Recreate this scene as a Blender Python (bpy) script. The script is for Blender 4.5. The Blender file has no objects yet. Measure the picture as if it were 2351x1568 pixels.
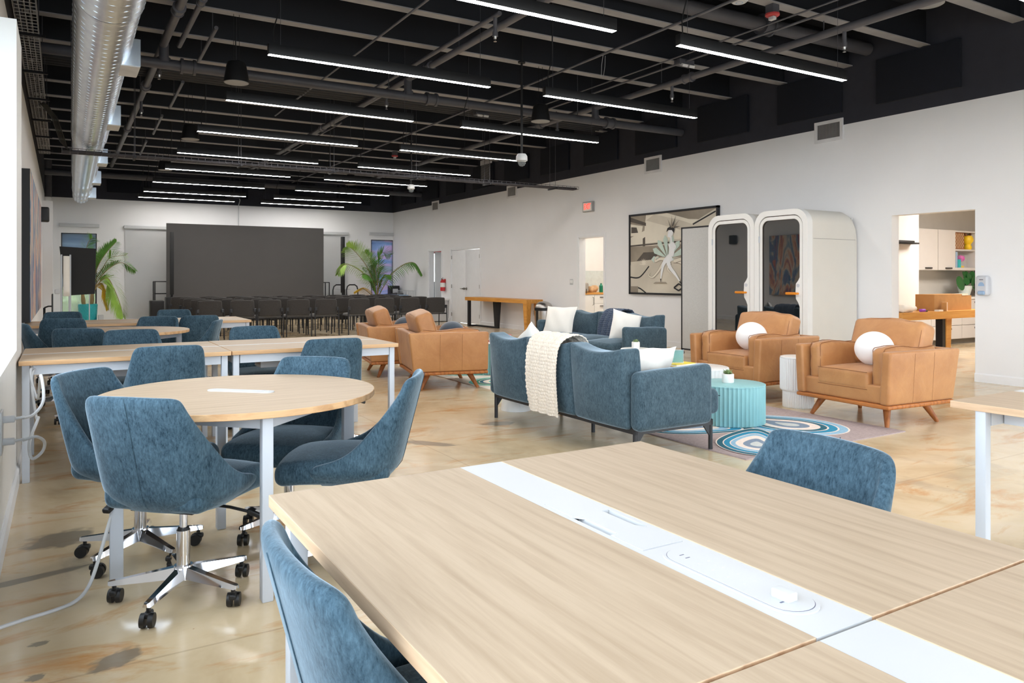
import bpy, bmesh, math, random
from mathutils import Vector, Matrix
from math import sin, cos, pi, radians as R

scene = bpy.context.scene
col = scene.collection

# ---------------------------------------------------------------- camera, world, exposure
IMG_W, IMG_H = 2351, 1568
CAM_H = 1.24
cam_d = bpy.data.cameras.new('camera')
cam = bpy.data.objects.new('camera', cam_d)
col.objects.link(cam)
cam.location = (0, 0, CAM_H)
cam.rotation_euler = (R(90), 0, -0.5394)
cam_d.sensor_fit = 'HORIZONTAL'
cam_d.sensor_width = 36.0
cam_d.lens = 1726.2 / IMG_W * 36.0
cam_d.shift_y = -(784 - 637.25) / IMG_W
cam_d.clip_start = 0.02
scene.camera = cam

world = bpy.data.worlds.new('daylight_sky')
scene.world = world
world.use_nodes = True
wn = world.node_tree.nodes
wn['Background'].inputs['Color'].default_value = (0.80, 0.90, 1.0, 1)
wn['Background'].inputs['Strength'].default_value = 7.2

scene.view_settings.view_transform = 'Standard'
scene.view_settings.look = 'None'
scene.view_settings.gamma = 1.0
scene.view_settings.use_curve_mapping = False
scene.view_settings.exposure = -0.06
LAMP_STRENGTH = 74.0
scene.cycles.max_bounces = 8
scene.cycles.diffuse_bounces = 5
scene.cycles.glossy_bounces = 4
scene.cycles.sample_clamp_indirect = 6.0

# ---------------------------------------------------------------- colour + materials
def lin(v):
    v = v / 255.0
    return v / 12.92 if v <= 0.04045 else ((v + 0.055) / 1.055) ** 2.4
def C(r, g, b):
    return (lin(r), lin(g), lin(b), 1.0)

MATS = {}
def base_mat(name):
    m = bpy.data.materials.new(name)
    m.use_nodes = True
    nt = m.node_tree
    return m, nt, nt.nodes['Principled BSDF']

def setp(b, **kw):
    for k, v in kw.items():
        key = k.replace('_', ' ').title()
        names = {'Ior': 'IOR', 'Specular Ior Level': 'Specular IOR Level'}
        key = names.get(key, key)
        b.inputs[key].default_value = v

def mapping(nt, scale=(1, 1, 1), loc=(0, 0, 0), rot=(0, 0, 0), coord='Object'):
    tc = nt.nodes.new('ShaderNodeTexCoord')
    mp = nt.nodes.new('ShaderNodeMapping')
    mp.inputs['Scale'].default_value = scale
    mp.inputs['Location'].default_value = loc
    mp.inputs['Rotation'].default_value = rot
    nt.links.new(tc.outputs[coord], mp.inputs['Vector'])
    return mp.outputs['Vector']

def noise(nt, vec, scale=5, detail=4, rough=0.5, dist=0.0):
    n = nt.nodes.new('ShaderNodeTexNoise')
    n.inputs['Scale'].default_value = scale
    n.inputs['Detail'].default_value = detail
    n.inputs['Roughness'].default_value = rough
    n.inputs['Distortion'].default_value = dist
    nt.links.new(vec, n.inputs['Vector'])
    return n.outputs['Fac']

def ramp(nt, fac, stops):
    r = nt.nodes.new('ShaderNodeValToRGB')
    e = r.color_ramp.elements
    while len(e) < len(stops):
        e.new(0.5)
    for i, (p, c) in enumerate(stops):
        e[i].position = p
        e[i].color = c
    nt.links.new(fac, r.inputs['Fac'])
    return r.outputs['Color']

def mix(nt, fac, a, b, mode='MIX'):
    m = nt.nodes.new('ShaderNodeMix')
    m.data_type = 'RGBA'
    m.blend_type = mode
    for sock, v in ((m.inputs['Factor'], fac), (m.inputs[6], a), (m.inputs[7], b)):
        if hasattr(v, 'is_linked') or hasattr(v, 'links'):
            nt.links.new(v, sock)
        else:
            sock.default_value = v
    return m.outputs[2]

def bump(nt, b, fac, strength=0.2, dist=0.01):
    n = nt.nodes.new('ShaderNodeBump')
    n.inputs['Strength'].default_value = strength
    n.inputs['Distance'].default_value = dist
    nt.links.new(fac, n.inputs['Height'])
    nt.links.new(n.outputs['Normal'], b.inputs['Normal'])

def plain(name, rgb, rough=0.5, metal=0.0, var=0.06, scale=6.0, spec=0.5, bumpy=0.0, **kw):
    """a painted / plastic / metal finish with a faint procedural mottling"""
    m, nt, b = base_mat(name)
    c = C(*rgb)
    lo = tuple(v * (1 - var) for v in c[:3]) + (1,)
    hi = tuple(min(1, v * (1 + var)) for v in c[:3]) + (1,)
    f = noise(nt, mapping(nt), scale, 3)
    nt.links.new(ramp(nt, f, [(0.3, lo), (0.7, hi)]), b.inputs['Base Color'])
    setp(b, roughness=rough, metallic=metal, specular_ior_level=spec, **kw)
    if bumpy:
        bump(nt, b, noise(nt, mapping(nt), 90, 2), bumpy, 0.004)
    MATS[name] = m
    return m

def velvet(name, dark, light, sheen=0.7, tint=(200, 220, 235), rough=0.85):
    m, nt, b = base_mat(name)
    v = mapping(nt)
    big = noise(nt, v, 5.5, 4, 0.6, 0.6)
    v2 = mapping(nt, (1.0, 1.0, 0.35))
    fine = noise(nt, v2, 130, 4, 0.75, 0.3)
    mid = noise(nt, mapping(nt, (1, 1, .6)), 28, 4, 0.7, 0.4)
    ma = nt.nodes.new('ShaderNodeMath'); ma.operation = 'MULTIPLY_ADD'
    ma.inputs[1].default_value = 0.56; nt.links.new(fine, ma.inputs[0])
    mb_ = nt.nodes.new('ShaderNodeMath'); mb_.operation = 'MULTIPLY_ADD'
    mb_.inputs[1].default_value = 0.24; nt.links.new(mid, mb_.inputs[0])
    mc = nt.nodes.new('ShaderNodeMath'); mc.operation = 'MULTIPLY'
    mc.inputs[1].default_value = 0.20; nt.links.new(big, mc.inputs[0])
    nt.links.new(mc.outputs[0], mb_.inputs[2]); nt.links.new(mb_.outputs[0], ma.inputs[2])
    nt.links.new(ramp(nt, ma.outputs[0], [(0.36, C(*dark)), (0.64, C(*light))]), b.inputs['Base Color'])
    setp(b, roughness=rough, specular_ior_level=0.15, sheen_weight=sheen, sheen_roughness=0.35,
         sheen_tint=C(*tint))
    bump(nt, b, ma.outputs[0], 0.25, 0.004)
    MATS[name] = m
    return m

def wood(name, dark, light, axis='X', rough=0.42, fine=1.0, cath=0.45):
    m, nt, b = base_mat(name)
    sc = {'X': (0.55, 9, 9), 'Y': (9, 0.55, 9), 'Z': (9, 9, 0.55)}[axis]
    f1 = noise(nt, mapping(nt, tuple(s * fine for s in sc)), 3.2, 7, 0.62, 0.5)
    sc2 = {'X': (0.16, 1.6, 1.6), 'Y': (1.6, 0.16, 1.6), 'Z': (1.6, 1.6, 0.16)}[axis]
    w = nt.nodes.new('ShaderNodeTexWave')
    w.bands_direction = {'X': 'Y', 'Y': 'X', 'Z': 'X'}[axis]
    w.inputs['Scale'].default_value = 3.4
    w.inputs['Distortion'].default_value = 7.5
    w.inputs['Detail'].default_value = 4
    w.inputs['Detail Scale'].default_value = 1.3
    nt.links.new(mapping(nt, sc2, (3.1, 1.7, 0.4)), w.inputs['Vector'])
    c1 = ramp(nt, f1, [(0.30, C(*dark)), (0.62, C(*light))])
    c2 = ramp(nt, w.outputs['Fac'], [(0.0, C(*dark)), (0.35, C(*light)), (1.0, C(*light))])
    nt.links.new(mix(nt, cath, c1, c2), b.inputs['Base Color'])
    setp(b, roughness=rough, specular_ior_level=0.35)
    bump(nt, b, f1, 0.08, 0.002)
    MATS[name] = m
    return m

def leather(name, dark, light):
    m, nt, b = base_mat(name)
    v = mapping(nt)
    f = noise(nt, v, 3.5, 5, 0.6, 0.4)
    nt.links.new(ramp(nt, f, [(0.3, C(*dark)), (0.7, C(*light))]), b.inputs['Base Color'])
    setp(b, roughness=0.42, specular_ior_level=0.42, sheen_weight=0.12)
    vo = nt.nodes.new('ShaderNodeTexVoronoi'); vo.inputs['Scale'].default_value = 260
    nt.links.new(v, vo.inputs['Vector'])
    wr = noise(nt, v, 9, 4, 0.6, 1.2)
    a = nt.nodes.new('ShaderNodeMath'); a.operation = 'MULTIPLY_ADD'; a.inputs[1].default_value = 0.10
    nt.links.new(vo.outputs['Distance'], a.inputs[0]); nt.links.new(wr, a.inputs[2])
    bump(nt, b, a.outputs[0], 0.35, 0.012)
    MATS[name] = m
    return m

def emit(name, rgb, strength):
    m, nt, b = base_mat(name)
    f = noise(nt, mapping(nt), 2, 1)
    c = C(*rgb)
    nt.links.new(ramp(nt, f, [(0, c), (1, tuple(v * .98 for v in c[:3]) + (1,))]), b.inputs['Emission Color'])
    setp(b, base_color=c, emission_strength=strength, roughness=0.5)
    MATS[name] = m
    return m

def floor_mat():
    m, nt, b = base_mat('polished_concrete')
    v = mapping(nt)
    cloud = noise(nt, mapping(nt, (1.0, 0.75, 1)), 1.1, 6, 0.62, 0.5)
    basec = ramp(nt, cloud, [(0.28, C(176, 152, 116)), (0.46, C(208, 188, 154)), (0.70, C(222, 206, 178))])
    rust = noise(nt, mapping(nt, (0.8, 2.4, 1), (4, 2, 0), (0, 0, 0.54)), 1.5, 7, 0.66, 0.7)
    rm = ramp(nt, rust, [(0.535, (0, 0, 0, 1)), (0.70, (.95, .95, .95, 1))])
    c = mix(nt, rm, basec, C(190, 136, 74))
    grey = noise(nt, mapping(nt, (1.5, 1.0, 1), (9, 5, 0), (0, 0, -0.4)), 0.9, 6, 0.62, 0.7)
    gm = ramp(nt, grey, [(0.60, (0, 0, 0, 1)), (0.76, (.6, .6, .6, 1))])
    c = mix(nt, gm, c, C(150, 142, 126))
    dots = noise(nt, v, 17, 3, 0.55, 0.3)
    dm = ramp(nt, dots, [(0.735, (0, 0, 0, 1)), (0.77, (.6, .6, .6, 1))])
    c = mix(nt, dm, c, C(150, 104, 60))
    # grey patched repairs with their own outlines
    for (px, py, sx, sy, rz) in ((0.0, 4.16, 0.17, 0.13, 0.3), (0.155, 2.756, 0.10, 0.055, 0.5), (3.187, 5.544, 0.16, 0.10, -0.4),
                                 (2.35, 5.15, 0.28, 0.07, -0.9), (-0.126, 3.677, 0.30, 0.035, 0.2),
                                 (-0.066, 3.007, 0.035, 0.02, 0), (-0.07, 2.758, 0.03, 0.025, 0), (0.36, 4.75, 0.16, 0.08, 0)):
        g = nt.nodes.new('ShaderNodeNewGeometry')
        mp = nt.nodes.new('ShaderNodeMapping'); mp.vector_type = 'TEXTURE'
        mp.inputs['Location'].default_value = (px, py, 0)
        mp.inputs['Scale'].default_value = (sx, sy, 1)
        mp.inputs['Rotation'].default_value = (0, 0, rz)
        nt.links.new(g.outputs['Position'], mp.inputs['Vector'])
        nz = nt.nodes.new('ShaderNodeTexNoise'); nz.inputs['Scale'].default_value = 1.6
        nt.links.new(mp.outputs[0], nz.inputs['Vector'])
        ln = nt.nodes.new('ShaderNodeVectorMath'); ln.operation = 'LENGTH'
        nt.links.new(mp.outputs[0], ln.inputs[0])
        ad = nt.nodes.new('ShaderNodeMath'); ad.operation = 'MULTIPLY_ADD'; ad.inputs[1].default_value = 1.1
        nt.links.new(nz.outputs['Fac'], ad.inputs[0]); nt.links.new(ln.outputs['Value'], ad.inputs[2])
        k = ramp(nt, ad.outputs[0], [(0.0, (.9, .9, .9, 1)), (0.5, (.85, .85, .85, 1))])
        rr = nt.nodes[-1]
        mk = nt.nodes.new('ShaderNodeMapRange')
        mk.inputs['From Min'].default_value = 1.28; mk.inputs['From Max'].default_value = 1.55
        mk.inputs['To Min'].default_value = 0.8; mk.inputs['To Max'].default_value = 0.0
        nt.links.new(ad.outputs[0], mk.inputs['Value'])
        c = mix(nt, mk.outputs[0], c, C(122, 116, 104))
    # saw cut joints
    br = nt.nodes.new('ShaderNodeTexBrick')
    br.offset = 0.0
    br.inputs['Scale'].default_value = 1.0
    br.inputs['Brick Width'].default_value = 4.4
    br.inputs['Row Height'].default_value = 3.9
    br.inputs['Mortar Size'].default_value = 0.006
    br.inputs['Mortar Smooth'].default_value = 0.3
    nt.links.new(mapping(nt, (1, 1, 1), (2.1, 1.2, 0)), br.inputs['Vector'])
    jm = nt.nodes.new('ShaderNodeMath'); jm.operation = 'MULTIPLY'; jm.inputs[1].default_value = 0.28
    nt.links.new(br.outputs['Fac'], jm.inputs[0])
    c = mix(nt, jm.outputs[0], c, C(128, 108, 84))
    nt.links.new(c, b.inputs['Base Color'])
    rv = noise(nt, v, 6, 4, 0.6)
    nt.links.new(ramp(nt, rv, [(0.3, (0.13, 0.13, 0.13, 1)), (0.7, (0.24, 0.24, 0.24, 1))]), b.inputs['Roughness'])
    setp(b, specular_ior_level=0.55)
    MATS['concrete'] = m

floor_mat()
plain('wall_white', (233, 233, 234), 0.75, var=0.015, scale=1.5, bumpy=0.03)
plain('jamb_white', (228, 228, 226), 0.5, var=0.015)
plain('trim_white', (233, 234, 236), 0.45, var=0.02)
plain('wall_black', (44, 45, 54), 0.85, var=0.08, bumpy=0.05)
plain('ceiling_black', (19, 21, 29), 0.9, var=0.1, scale=1.5)
plain('joist_steel', (24, 26, 33), 0.55, metal=0.0, var=0.08, scale=3)
plain('joist_flange_lit', (146, 145, 147), 0.5, metal=0.0, var=0.1, scale=4)  # black-painted steel; bounce light from the floor is put into this paler colour
plain('pipe_grey', (74, 74, 80), 0.5, var=0.12, scale=4)
plain('conduit_grey', (98, 98, 104), 0.42, metal=0.2, var=0.1, scale=5)
plain('acoustic_black', (11, 16, 28), 0.95, var=0.1, scale=20)
plain('fixture_black', (22, 22, 24), 0.5)
plain('tray_wire', (176, 176, 178), 0.4, metal=0.3)
plain('wire_black', (16, 16, 18), 0.6)
plain('galvanised', (232, 240, 252), 0.27, metal=1.0, var=0.10, scale=9)
plain('register_white', (205, 206, 206), 0.45, metal=0.3, var=0.1)
plain('vent_white', (222, 221, 222), 0.5)
plain('vent_dark', (70, 66, 64), 0.7)
plain('chrome', (225, 226, 230), 0.08, metal=1.0, var=0.03)
plain('brushed_steel', (190, 186, 182), 0.28, metal=1.0, var=0.06, scale=14)
plain('caster_black', (16, 16, 17), 0.45)
plain('white_metal', (192, 198, 206), 0.4, var=0.02)
plain('white_plastic', (194, 196, 198), 0.35, var=0.01)
plain('socket_dark', (96, 98, 120), 0.5)
plain('black_metal', (30, 31, 35), 0.45, var=0.08)
plain('black_fabric', (55, 52, 50), 0.95, var=0.15, scale=60, bumpy=0.15, sheen_weight=0.2)
plain('seat_grey', (92, 89, 86), 0.8, var=0.15, scale=50, bumpy=0.1, sheen_weight=0.25)
plain('led_screen', (86, 84, 84), 0.62, var=0.02, scale=2, spec=0.3)
plain('led_frame', (30, 29, 29), 0.6)
plain('turquoise', (140, 190, 194), 0.45, var=0.03)
plain('turquoise_pot', (46, 176, 186), 0.3, var=0.06)
plain('gloss_white', (236, 236, 234), 0.3, var=0.015)
plain('ceramic_white', (238, 236, 232), 0.55, var=0.03)
plain('succulent_green', (128, 150, 98), 0.5, var=0.25, scale=30)
plain('leaf_green', (30, 92, 40), 0.35, var=0.2, scale=8)
plain('palm_green', (98, 148, 62), 0.45, var=0.35, scale=3)
plain('palm_bright', (150, 186, 84), 0.45, var=0.3, scale=3)
plain('palm_yellow', (206, 170, 50), 0.5, var=0.3, scale=3)
plain('palm_stem', (150, 128, 84), 0.6, var=0.2)
plain('soil', (70, 52, 38), 0.9, var=0.3, scale=30)
plain('pillow_white', (236, 232, 224), 0.9, var=0.03, scale=3, bumpy=0.12, sheen_weight=0.3)
plain('ball_white', (244, 243, 243), 0.85, var=0.01, bumpy=0.06, sheen_weight=0.2)
plain('ball_blue', (44, 58, 72), 0.85, var=0.15, scale=30, sheen_weight=0.5)
plain('knit_cream', (226, 214, 198), 0.95, var=0.1, scale=70, bumpy=0.5, sheen_weight=0.3)
plain('knit_blue', (64, 78, 100), 0.95, var=0.2, scale=70, bumpy=0.5, sheen_weight=0.3)
plain('booth_white', (232, 231, 228), 0.4, var=0.01)
plain('booth_side', (218, 214, 205), 0.45, var=0.01)
plain('booth_gap', (70, 58, 50), 0.6)
plain('felt_grey', (196, 196, 194), 0.95, var=0.14, scale=140, bumpy=0.2)
plain('shade_white', (240, 241, 242), 0.8, var=0.01, transmission_weight=0.0)
plain('window_frame', (28, 30, 38), 0.5)
plain('rubber_black', (20, 20, 22), 0.5)
plain('red_paint', (196, 34, 40), 0.35)
plain('label_white', (232, 230, 224), 0.5)
plain('teal_card', (8, 140, 128), 0.5)
plain('cardboard', (186, 138, 84), 0.85, var=0.06, scale=12)
plain('office_grey', (206, 204, 204), 0.5, var=0.01)
plain('office_wall_grey', (188, 185, 180), 0.8, var=0.02)  # matt grey of the office's far and side walls
plain('kick_grey', (120, 116, 112), 0.6)
plain('handle_dark', (66, 62, 60), 0.4, metal=0.5)
plain('steel_hinge', (150, 146, 140), 0.35, metal=1.0)
plain('yellow_toy', (238, 200, 40), 0.4)
plain('brown_toy', (120, 78, 52), 0.6)
plain('pink_fluff', (214, 90, 180), 0.8, var=0.25, scale=40)
plain('speaker_black', (14, 14, 16), 0.55)
plain('speaker_grille', (150, 150, 150), 0.7)
plain('red_device', (176, 60, 62), 0.5)
plain('tan_bag', (196, 158, 116), 0.7, var=0.2, scale=20)
plain('green_bottle', (0, 122, 92), 0.4)
plain('tile_pale', (206, 216, 214), 0.3, var=0.06, scale=12)
plain('book_purple', (150, 72, 190), 0.5)
plain('book_yellow', (238, 214, 60), 0.5)
plain('book_cream', (232, 224, 206), 0.6)
plain('book_red', (206, 82, 92), 0.5)
plain('mauve_chair', (52, 66, 92), 0.7)
plain('handle_orange', (222, 138, 30), 0.45)
plain('bin_shadow', (40, 38, 36), 0.4)
plain('plastic_grey', (196, 197, 202), 0.35)
plain('plastic_window', (150, 176, 206), 0.15)
plain('grey_frame', (150, 148, 146), 0.5)
plain('ground_out', (150, 150, 146), 0.9, var=0.1, scale=0.6)
plain('hedge_green', (96, 106, 70), 0.9, var=0.4, scale=3)
plain('car_pink', (214, 120, 170), 0.5)
velvet('velvet_blue', (28, 48, 61), (80, 105, 120))
velvet('velvet_sofa', (40, 57, 68), (86, 106, 117))
velvet('velvet_green', (36, 56, 62), (84, 106, 112), 0.5)
leather('tan_leather', (166, 112, 66), (190, 137, 86))
plain('leather_piping', (132, 82, 44), 0.5)
wood('oak_x', (166, 143, 116), (188, 166, 140), 'X', fine=1.6, cath=.25)
wood('oak_y', (160, 139, 114), (182, 162, 138), 'Y', fine=1.6, cath=.3)
wood('oak_edge', (176, 134, 92), (214, 176, 132), 'X', fine=1.5)
wood('oak_edge_y', (176, 140, 108), (214, 184, 152), 'Y', fine=1.5)
wood('leg_wood', (122, 66, 28), (168, 104, 54), 'Z')
wood('trim_wood', (140, 78, 34), (182, 114, 58), 'X')
wood('honey_wood', (196, 128, 52), (222, 160, 80), 'Y')
wood('honey_wood_x', (196, 132, 60), (222, 166, 92), 'X')
emit('lamp_diffuser', (255, 250, 244), LAMP_STRENGTH)
emit('room_fill_glow', (255, 246, 236), 22.0)  # glow of the panels added to brighten the side rooms
emit('exit_red', (255, 74, 60), 1.6)

def glass_mat(name, tint=(40, 46, 52), rough=0.02, alpha=0.75, ior=1.5):
    m, nt, b = base_mat(name)
    f = noise(nt, mapping(nt), 3, 2)
    c = C(*tint)
    nt.links.new(ramp(nt, f, [(0, c), (1, tuple(v * 1.08 for v in c[:3]) + (1,))]), b.inputs['Base Color'])
    setp(b, roughness=rough, specular_ior_level=0.9, alpha=alpha, ior=ior)
    MATS[name] = m
glass_mat('booth_glass', (26, 31, 34), 0.015, 0.82, 2.1)
glass_mat('clear_plastic', (225, 235, 238), 0.05, 0.12)
glass_mat('window_glass', (200, 214, 224), 0.02, 0.16)

def screen_shade(name, stops, scale):
    """mesh roller shade: woven cloth that lets part of the daylight through"""
    m, nt, b = base_mat(name)
    f = noise(nt, mapping(nt, scale), 1.0, 4, 0.55, 0.4)
    c = ramp(nt, f, stops)
    nt.links.new(c, b.inputs['Base Color'])
    setp(b, roughness=0.9, specular_ior_level=0.1)
    tr = nt.nodes.new('ShaderNodeBsdfTranslucent')
    nt.links.new(c, tr.inputs['Color'])
    mx = nt.nodes.new('ShaderNodeMixShader')
    mx.inputs[0].default_value = 0.6
    out = nt.nodes['Material Output']
    nt.links.new(b.outputs[0], mx.inputs[1]); nt.links.new(tr.outputs[0], mx.inputs[2])
    nt.links.new(mx.outputs[0], out.inputs['Surface'])
    MATS[name] = m
screen_shade('shade_grey', [(0.3, C(120, 134, 148)), (0.7, C(160, 172, 182))], (0.6, 0.6, 5))
screen_shade('shade_color', [(0.30, C(118, 138, 168)), (0.44, C(150, 166, 188)), (0.54, C(188, 170, 192)), (0.66, C(150, 160, 164)), (0.8, C(186, 194, 206))], (0.9, 0.9, 3.6))
screen_shade('shade_translucent', [(0.3, C(236, 237, 238)), (0.7, C(244, 244, 244))], (1, 1, 1))

# ---------------------------------------------------------------- mesh helpers
class MB:
    def __init__(s):
        s.v = []; s.f = []; s.m = []
    def add(s, verts, faces, mi=0):
        o = len(s.v)
        s.v.extend([tuple(p) for p in verts])
        s.f.extend([tuple(i + o for i in f) for f in faces])
        s.m.extend([mi] * len(faces))
        return s
    def box(s, c, d, mi=0, rot=None, taper=None):
        x, y, z = d[0] / 2, d[1] / 2, d[2] / 2
        vs = []
        for k in (-1, 1):
            t = 1.0 if (taper is None or k > 0) else taper
            for (i, j) in ((-1, -1), (1, -1), (1, 1), (-1, 1)):
                p = Vector((i * x * t, j * y * t, k * z))
                if rot is not None:
                    p = rot @ p
                vs.append((p.x + c[0], p.y + c[1], p.z + c[2]))
        return s.add(vs, [(3, 2, 1, 0), (4, 5, 6, 7), (0, 1, 5, 4), (1, 2, 6, 5), (2, 3, 7, 6), (3, 0, 4, 7)], mi)
    def b2(s, lo, hi, mi=0):
        return s.box([(a + b) / 2 for a, b in zip(lo, hi)], [b - a for a, b in zip(lo, hi)], mi)
    def rbox(s, c, d, r, k=3, n=1, fn=None, mi=0, rot=None):
        """rounded box: k segments per rounded corner, n per flat run, fn deforms local points"""
        r = min(r, min(d) / 2 * 0.999)
        ax = []
        for L in d:
            h = L / 2
            a = [-h + r * (1 - cos(i / k * pi / 2)) if False else -h + r * i / k for i in range(k + 1)]
            mid = [-h + r + (L - 2 * r) * i / n for i in range(1, n)]
            b = [h - r * i / k for i in range(k, -1, -1)]
            ax.append(a + mid + b)
        idx = {}; vs = []; fs = []
        def P(p):
            key = tuple(round(q, 6) for q in p)
            if key in idx:
                return idx[key]
            q = Vector([max(-L / 2 + r, min(L / 2 - r, w)) for w, L in zip(p, d)])
            e = Vector(p) - q
            w = q + (e.normalized() * r if e.length > 1e-9 else e)
            if fn:
                w = Vector(fn(w))
            if rot is not None:
                w = rot @ w
            idx[key] = len(vs)
            vs.append((w.x + c[0], w.y + c[1], w.z + c[2]))
            return idx[key]
        for a in range(3):
            u, w = [(1, 2), (2, 0), (0, 1)][a]
            for sgn in (-1, 1):
                for i in range(len(ax[u]) - 1):
                    for j in range(len(ax[w]) - 1):
                        q = []
                        for (ii, jj) in ((i, j), (i + 1, j), (i + 1, j + 1), (i, j + 1)):
                            p = [0, 0, 0]; p[a] = sgn * d[a] / 2; p[u] = ax[u][ii]; p[w] = ax[w][jj]
                            q.append(P(p))
                        if sgn < 0:
                            q.reverse()
                        if len(set(q)) == 4:
                            fs.append(q)
        return s.add(vs, fs, mi)
    def cyl(s, p0, p1, r0, r1=None, seg=12, caps=True, mi=0):
        r1 = r0 if r1 is None else r1
        p0 = Vector(p0); p1 = Vector(p1); d = (p1 - p0)
        t = d.normalized()
        a = t.cross(Vector((0, 0, 1)) if abs(t.z) < 0.9 else Vector((1, 0, 0))).normalized()
        b = t.cross(a)
        vs = []
        for p, r in ((p0, r0), (p1, r1)):
            for i in range(seg):
                w = 2 * pi * i / seg
                vs.append(p + a * (r * cos(w)) + b * (r * sin(w)))
        fs = [(i, (i + 1) % seg, seg + (i + 1) % seg, seg + i) for i in range(seg)]
        if caps:
            fs += [tuple(range(seg - 1, -1, -1)), tuple(range(seg, 2 * seg))]
        return s.add(vs, fs, mi)
    def tube(s, pts, r, seg=8, mi=0, closed=False):
        pts = [Vector(p) for p in pts]
        n = len(pts); vs = []; prev = None
        for i, p in enumerate(pts):
            t = (pts[(i + 1) % n] - pts[i - 1]) if closed else (pts[min(i + 1, n - 1)] - pts[max(i - 1, 0)])
            t.normalize()
            if prev is None:
                a = t.cross(Vector((0, 0, 1)) if abs(t.z) < 0.9 else Vector((1, 0, 0))).normalized()
            else:
                a = (prev - t * prev.dot(t)).normalized()
            prev = a
            b = t.cross(a)
            rr = r[i] if isinstance(r, (list, tuple)) else r
            for k in range(seg):
                w = 2 * pi * k / seg
                vs.append(p + a * (rr * cos(w)) + b * (rr * sin(w)))
        fs = []
        for i in range(n if closed else n - 1):
            j = (i + 1) % n
            for k in range(seg):
                l = (k + 1) % seg
                fs.append((i * seg + k, i * seg + l, j * seg + l, j * seg + k))
        if not closed:
            fs += [tuple(range(seg - 1, -1, -1)), tuple(range((n - 1) * seg, n * seg))]
        return s.add(vs, fs, mi)
    def lathe(s, prof, seg=32, c=(0, 0, 0), mi=0, caps=True, flute=None):
        vs = []
        for (r, z) in prof:
            for i in range(seg):
                w = 2 * pi * i / seg
                q = r if flute is None else r - flute[1] * abs(sin(w * flute[0] / 2)) ** 0.7 * (1 if r > flute[2] else 0)
                vs.append((c[0] + q * cos(w), c[1] + q * sin(w), c[2] + z))
        fs = []
        for j in range(len(prof) - 1):
            for i in range(seg):
                k = (i + 1) % seg
                fs.append((j * seg + i, j * seg + k, (j + 1) * seg + k, (j + 1) * seg + i))
        if caps:
            fs += [tuple(range(seg - 1, -1, -1)), tuple(range((len(prof) - 1) * seg, len(prof) * seg))]
        return s.add(vs, fs, mi)
    def grid(s, fn, nu, nv, mi=0, flip=False):
        vs = [fn(i / nu, j / nv) for i in range(nu + 1) for j in range(nv + 1)]
        fs = []
        for i in range(nu):
            for j in range(nv):
                a = i * (nv + 1) + j
                q = (a, a + nv + 1, a + nv + 2, a + 1)
                fs.append(q[::-1] if flip else q)
        return s.add(vs, fs, mi)
    def prism(s, poly, z0, z1, mi=0, ax='Z'):
        """poly in 2-D, extruded between z0 and z1 along an axis"""
        def m3(p, z):
            return {'Z': (p[0], p[1], z), 'X': (z, p[0], p[1]), 'Y': (p[0], z, p[1])}[ax]
        n = len(poly)
        vs = [m3(p, z0) for p in poly] + [m3(p, z1) for p in poly]
        fs = [tuple(range(n - 1, -1, -1)), tuple(range(n, 2 * n))]
        fs += [(i, (i + 1) % n, n + (i + 1) % n, n + i) for i in range(n)]
        return s.add(vs, fs, mi)
    def build(s, name, mats, parent=None, loc=None, smooth=35, rz=None, fixn=True):
        me = bpy.data.meshes.new(name)
        me.from_pydata(s.v, [], s.f)
        if not isinstance(mats, (list, tuple)):
            mats = [mats]
        for m in mats:
            me.materials.append(MATS[m])
        for p, k in zip(me.polygons, s.m):
            p.material_index = k
        if fixn:
            bm = bmesh.new(); bm.from_mesh(me)
            bmesh.ops.recalc_face_normals(bm, faces=bm.faces[:])
            bm.to_mesh(me); bm.free()
        if smooth:
            me.polygons.foreach_set('use_smooth', [True] * len(me.polygons))
            me.set_sharp_from_angle(angle=R(smooth))
        me.update()
        o = bpy.data.objects.new(name, me)
        col.objects.link(o)
        if parent is not None:
            o.parent = parent
        if loc is not None:
            o.location = loc
        if rz is not None:
            o.rotation_euler = (0, 0, rz)
        return o

def cat(pts, n=6):
    P = [Vector(p) for p in pts]; out = []
    for i in range(len(P) - 1):
        a, b, c_, d_ = P[max(i - 1, 0)], P[i], P[i + 1], P[min(i + 2, len(P) - 1)]
        for k in range(n):
            s = k / n
            out.append(.5 * ((2 * b) + (c_ - a) * s + (2 * a - 5 * b + 4 * c_ - d_) * s * s + (3 * b - a - 3 * c_ + d_) * s ** 3))
    return out + [P[-1]]

def tag(o, label=None, cat=None, group=None, kind=None):
    if label: o['label'] = label
    if cat: o['category'] = cat
    if group: o['group'] = group
    if kind: o['kind'] = kind
    return o
def thing(name, label, cat, loc=(0, 0, 0), rz=0.0, group=None):
    o = bpy.data.objects.new(name, None)
    o.empty_display_size = 0.1
    col.objects.link(o)
    o.location = loc
    o.rotation_euler = (0, 0, rz)
    return tag(o, label, cat, group)
def struct(o):
    o['kind'] = 'structure'
    return o
KIDS = {}
def kids(o):
    return [c for c in bpy.data.objects if c.parent == o]
def copy_tree(o, parent=None, _m=None):
    if _m is None:
        _m = {}
        for c in bpy.data.objects:
            if c.parent: _m.setdefault(c.parent.name, []).append(c)
    c = o.copy(); col.objects.link(c)
    if parent is not None: c.parent = parent
    for ch in _m.get(o.name, []):
        copy_tree(ch, c, _m)
    return c
def copies(proto, spots):
    """spots: (loc, rz, label, group); the first one is the prototype itself"""
    out = []
    for i, (loc, rz, label, group) in enumerate(spots):
        o = proto if i == 0 else copy_tree(proto)
        out.append(o)
        o.location = loc; o.rotation_euler = (0, 0, rz)
        o['label'] = label
        if group: o['group'] = group
    return out
def az(deg):
    return R(-deg)
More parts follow.
